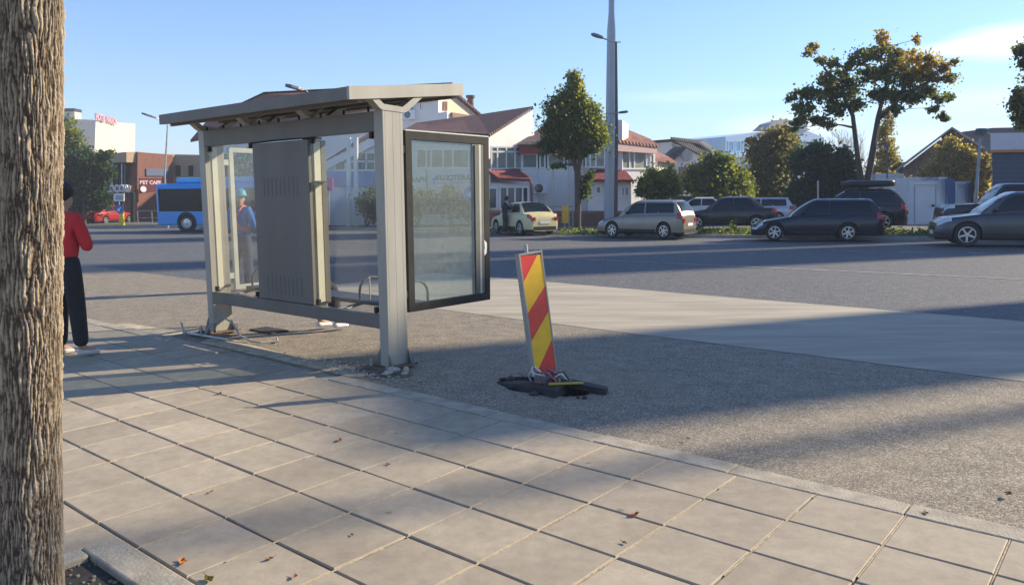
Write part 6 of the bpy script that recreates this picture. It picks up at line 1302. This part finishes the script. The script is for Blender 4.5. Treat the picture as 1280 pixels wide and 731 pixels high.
# hedges / shrubs seen through the shelter
for lb, pts, mm_ in (('rounded green shrub nearest the shelter post behind the dirty glass', [(522, 255, 12), (532, 248, 9), (515, 262, 9)], G2), ('upright dark shrub in the middle behind the dirty glass', [(563, 246, 9), (563, 256, 10), (561, 237, 6), (565, 264, 8)], G1), ('low shrub behind the round blue sign', [(590, 262, 9), (600, 258, 8), (580, 266, 7)], G2), ('dark green hedge seen through the right hand pane by the shelter post', [(456, 250, 9), (466, 246, 10), (476, 254, 11), (460, 262, 10), (473, 268, 9)], G5), ('leafy dark bushes seen through the far glass wing behind the worker', [(284, 205, 16), (300, 215, 18), (292, 235, 16), (315, 225, 18), (310, 200, 14), (330, 215, 20), (300, 255, 16), (325, 250, 18)], G5)):
    Y = 43 if 'far' not in lb else 50
    e = empty('shrub', at(pts[0][0], 285, Y), lb, 'shrub', 'shrubs seen through the shelter'); e.location.z = 0; crown([(*at(x, y, Y), r*Y/FPX, .9, .4) for x, y, r in pts], 3500, .09, mm_, e, name='foliage')
    b = MB(); p = at(pts[0][0], 285, Y); p.z = 0; 
    for x, y, r in pts: b.tube([p, at(x, y, Y)], [.04, .015], 5)
    b.build('stems', M_limb, e)
# weeds on the verge
C = []
for (x0, x1, yy, n, hh) in ((872, 1000, 291, 1500, .20), (1000, 1190, 292, 1500, .2), (1088, 1104, 289, 700, .55), (912, 920, 289, 200, .4), (948, 966, 289, 300, .35), (700, 760, 291, 500, .2), (560, 660, 289, 300, .12)):
    for _ in range(n):
        g = gp(rng.uniform(x0, x1), yy+rng.uniform(-1.5, 2.5), .09); C.append((g.x, g.y, .09+abs(rng.normal())*hh*.5))
o = quads('verge_weeds', np.array(C), .06, rng.uniform(0, 1, len(C)), G2, None); tag(o, 'ragged weeds and grass tufts on the verge below the parked cars', 'weeds', kind='stuff')
# fallen leaves
LF = [(228, 702, .035, 'orange', 'orange curled leaf near the tree pit corner'), (261, 724, .035, 'yellow', 'pale yellow leaf at the bottom left on the slabs'), (424, 550, .032, 'brown', 'brown curled leaf on the slabs left of the hazard board'), (485, 580, .018, 'dark', 'small dark leaf below the shelter on the slabs'), (793, 643, .030, 'rust', 'rust red leaf on a slab in the lower middle'), (780, 678, .018, 'dark', 'small dark leaf just below the rust red leaf'), (1260, 617, .034, 'brown', 'brown leaf on the asphalt at the right edge'), (274, 492, .03, 'dark', 'dark leaf on the shaded slabs left of the near post'), (368, 720, .022, 'brown', 'thin brown leaf at the bottom of the slabs'), (1157, 641, .022, 'brown', 'small leaf on the kerb stone at the right'), (337, 698, .022, 'brown', 'slim leaf in the middle of a slab at lower left'), (440, 668, .014, 'dark', 'tiny dark leaf on a slab in the lower middle left'), (860, 548, .02, 'dark', 'dark leaf on the asphalt right of the hazard board'), (264, 614, .018, 'brown', 'small pinkish brown leaf on the joint at left')]
LC = dict(orange=(.50, .16, .03), yellow=(.55, .45, .12), brown=(.26, .13, .06), dark=(.06, .045, .03), rust=(.36, .10, .05))
for (x, y, s, c, lb) in LF:
    g = gp(x, y, .006); b = MB(); a0 = rnd.uniform(0, 6.28); n = 12; rows = 5
    def lp_(i, j):
        t = -1+2*i/n; w = (1-abs(t)**1.8)*.55*(1+.25*math.cos(t*9)); v_ = -1+2*j/rows; xx = t*s; yy = v_*w*s
        zz = .35*s*(v_*v_*w)+.5*s*t*t*.6+.1*s*math.sin(t*7+j); return Vector((g.x+xx*math.cos(a0)-yy*math.sin(a0), g.y+xx*math.sin(a0)+yy*math.cos(a0), g.z+zz))
    for i in range(n):
        for j in range(rows): b.poly([lp_(i, j), lp_(i+1, j), lp_(i+1, j+1), lp_(i, j+1)])
    b.tube([lp_(n, 2), lp_(n, 2)+Vector((.5*s*math.cos(a0), .5*s*math.sin(a0), .006))], .0012, 4)
    tag(b.build('fallen_leaf', mat('leaf_'+c, LC[c], .8, var=.3, vscale=60)), lb, 'leaf', 'leaves fallen on the pavement')

# ------------------------------------------------------------------ unseen blocks and mast added beyond the right edge to shade the street
SV = Vector((math.sin(SUN_AZ), math.cos(SUN_AZ), 0)); NV = Vector((-SV.y, SV.x, 0))
def occluder(s, w0, w1, h, dep, lbl):  # block added out of view only to cast a shadow band
    e = empty('occluder_block', SV*s+NV*((w0+w1)/2), lbl, 'tower block'); b = MB()
    P = lambda a, c, z: SV*(s+a)+NV*c+Vector((0, 0, z))
    b.hexa([P(0, w0, 0), P(dep, w0, 0), P(dep, w1, 0), P(0, w1, 0), P(0, w0, h), P(dep, w0, h), P(dep, w1, h), P(0, w1, h)]); b.build('wall', M_cream, e)
    b = MB()
    for k in range(int(h/3)):
        nw = max(1, int((w1-w0)/3))
        for i in range(nw): c = w0+(i+.5)*(w1-w0)/nw; b.hexa([P(-.03, c-.6, k*3+1), P(0, c-.6, k*3+1), P(0, c+.6, k*3+1), P(-.03, c+.6, k*3+1), P(-.03, c-.6, k*3+2.3), P(0, c-.6, k*3+2.3), P(0, c+.6, k*3+2.3), P(-.03, c+.6, k*3+2.3)])
    b.build('window_rows', M_wgl, e)
OFFS = True
if OFFS:
    occluder(36, 4.85, 8.5, 17.9, 8, 'narrow tower block beyond the right edge of the view')
    occluder(62, 15.2, 20.0, 31.0, 8, 'middle tower block beyond the right edge of the view')
    occluder(72, 20.4, 23.2, 40.0, 8, 'slender tower block beyond the right edge of the view')
    occluder(84, 33.6, 37.4, 47, 8, 'farthest tower block beyond the right edge of the view')
    m2 = SV*34+NV*4.08; mast(m2, 'tall tapering grey steel mast beyond the right edge', 19)
# crown of the near tree, above the frame
nb = [(TB.x+TL*5+dx, TB.y+dy, z, r, .8, .4) for dx, dy, z, r in ((0, 0, 5.6, 1.0), (-.9, .3, 5.0, .8), (.5, -.7, 5.1, .8), (-.4, -1.0, 5.4, .8), (.0, .8, 6.3, .8), (-1.0, -.4, 6.2, .8))]
b = MB(); TX = TB.x+TL*3.25; b0 = Vector((TX, TB.y, 3.25)); limbs(b, b0, [[Vector((TX+.05, TB.y, 4.2)), Vector((TX+.1, TB.y+.1, 5.4))], [Vector((TX-.3, TB.y-.2, 4.2)), Vector((TX-.7, TB.y-.5, 5.4))]], nb, .105); b.build('limbs', M_limb, tr, smooth=60)
crown(nb, 5000, .055, G3, tr)
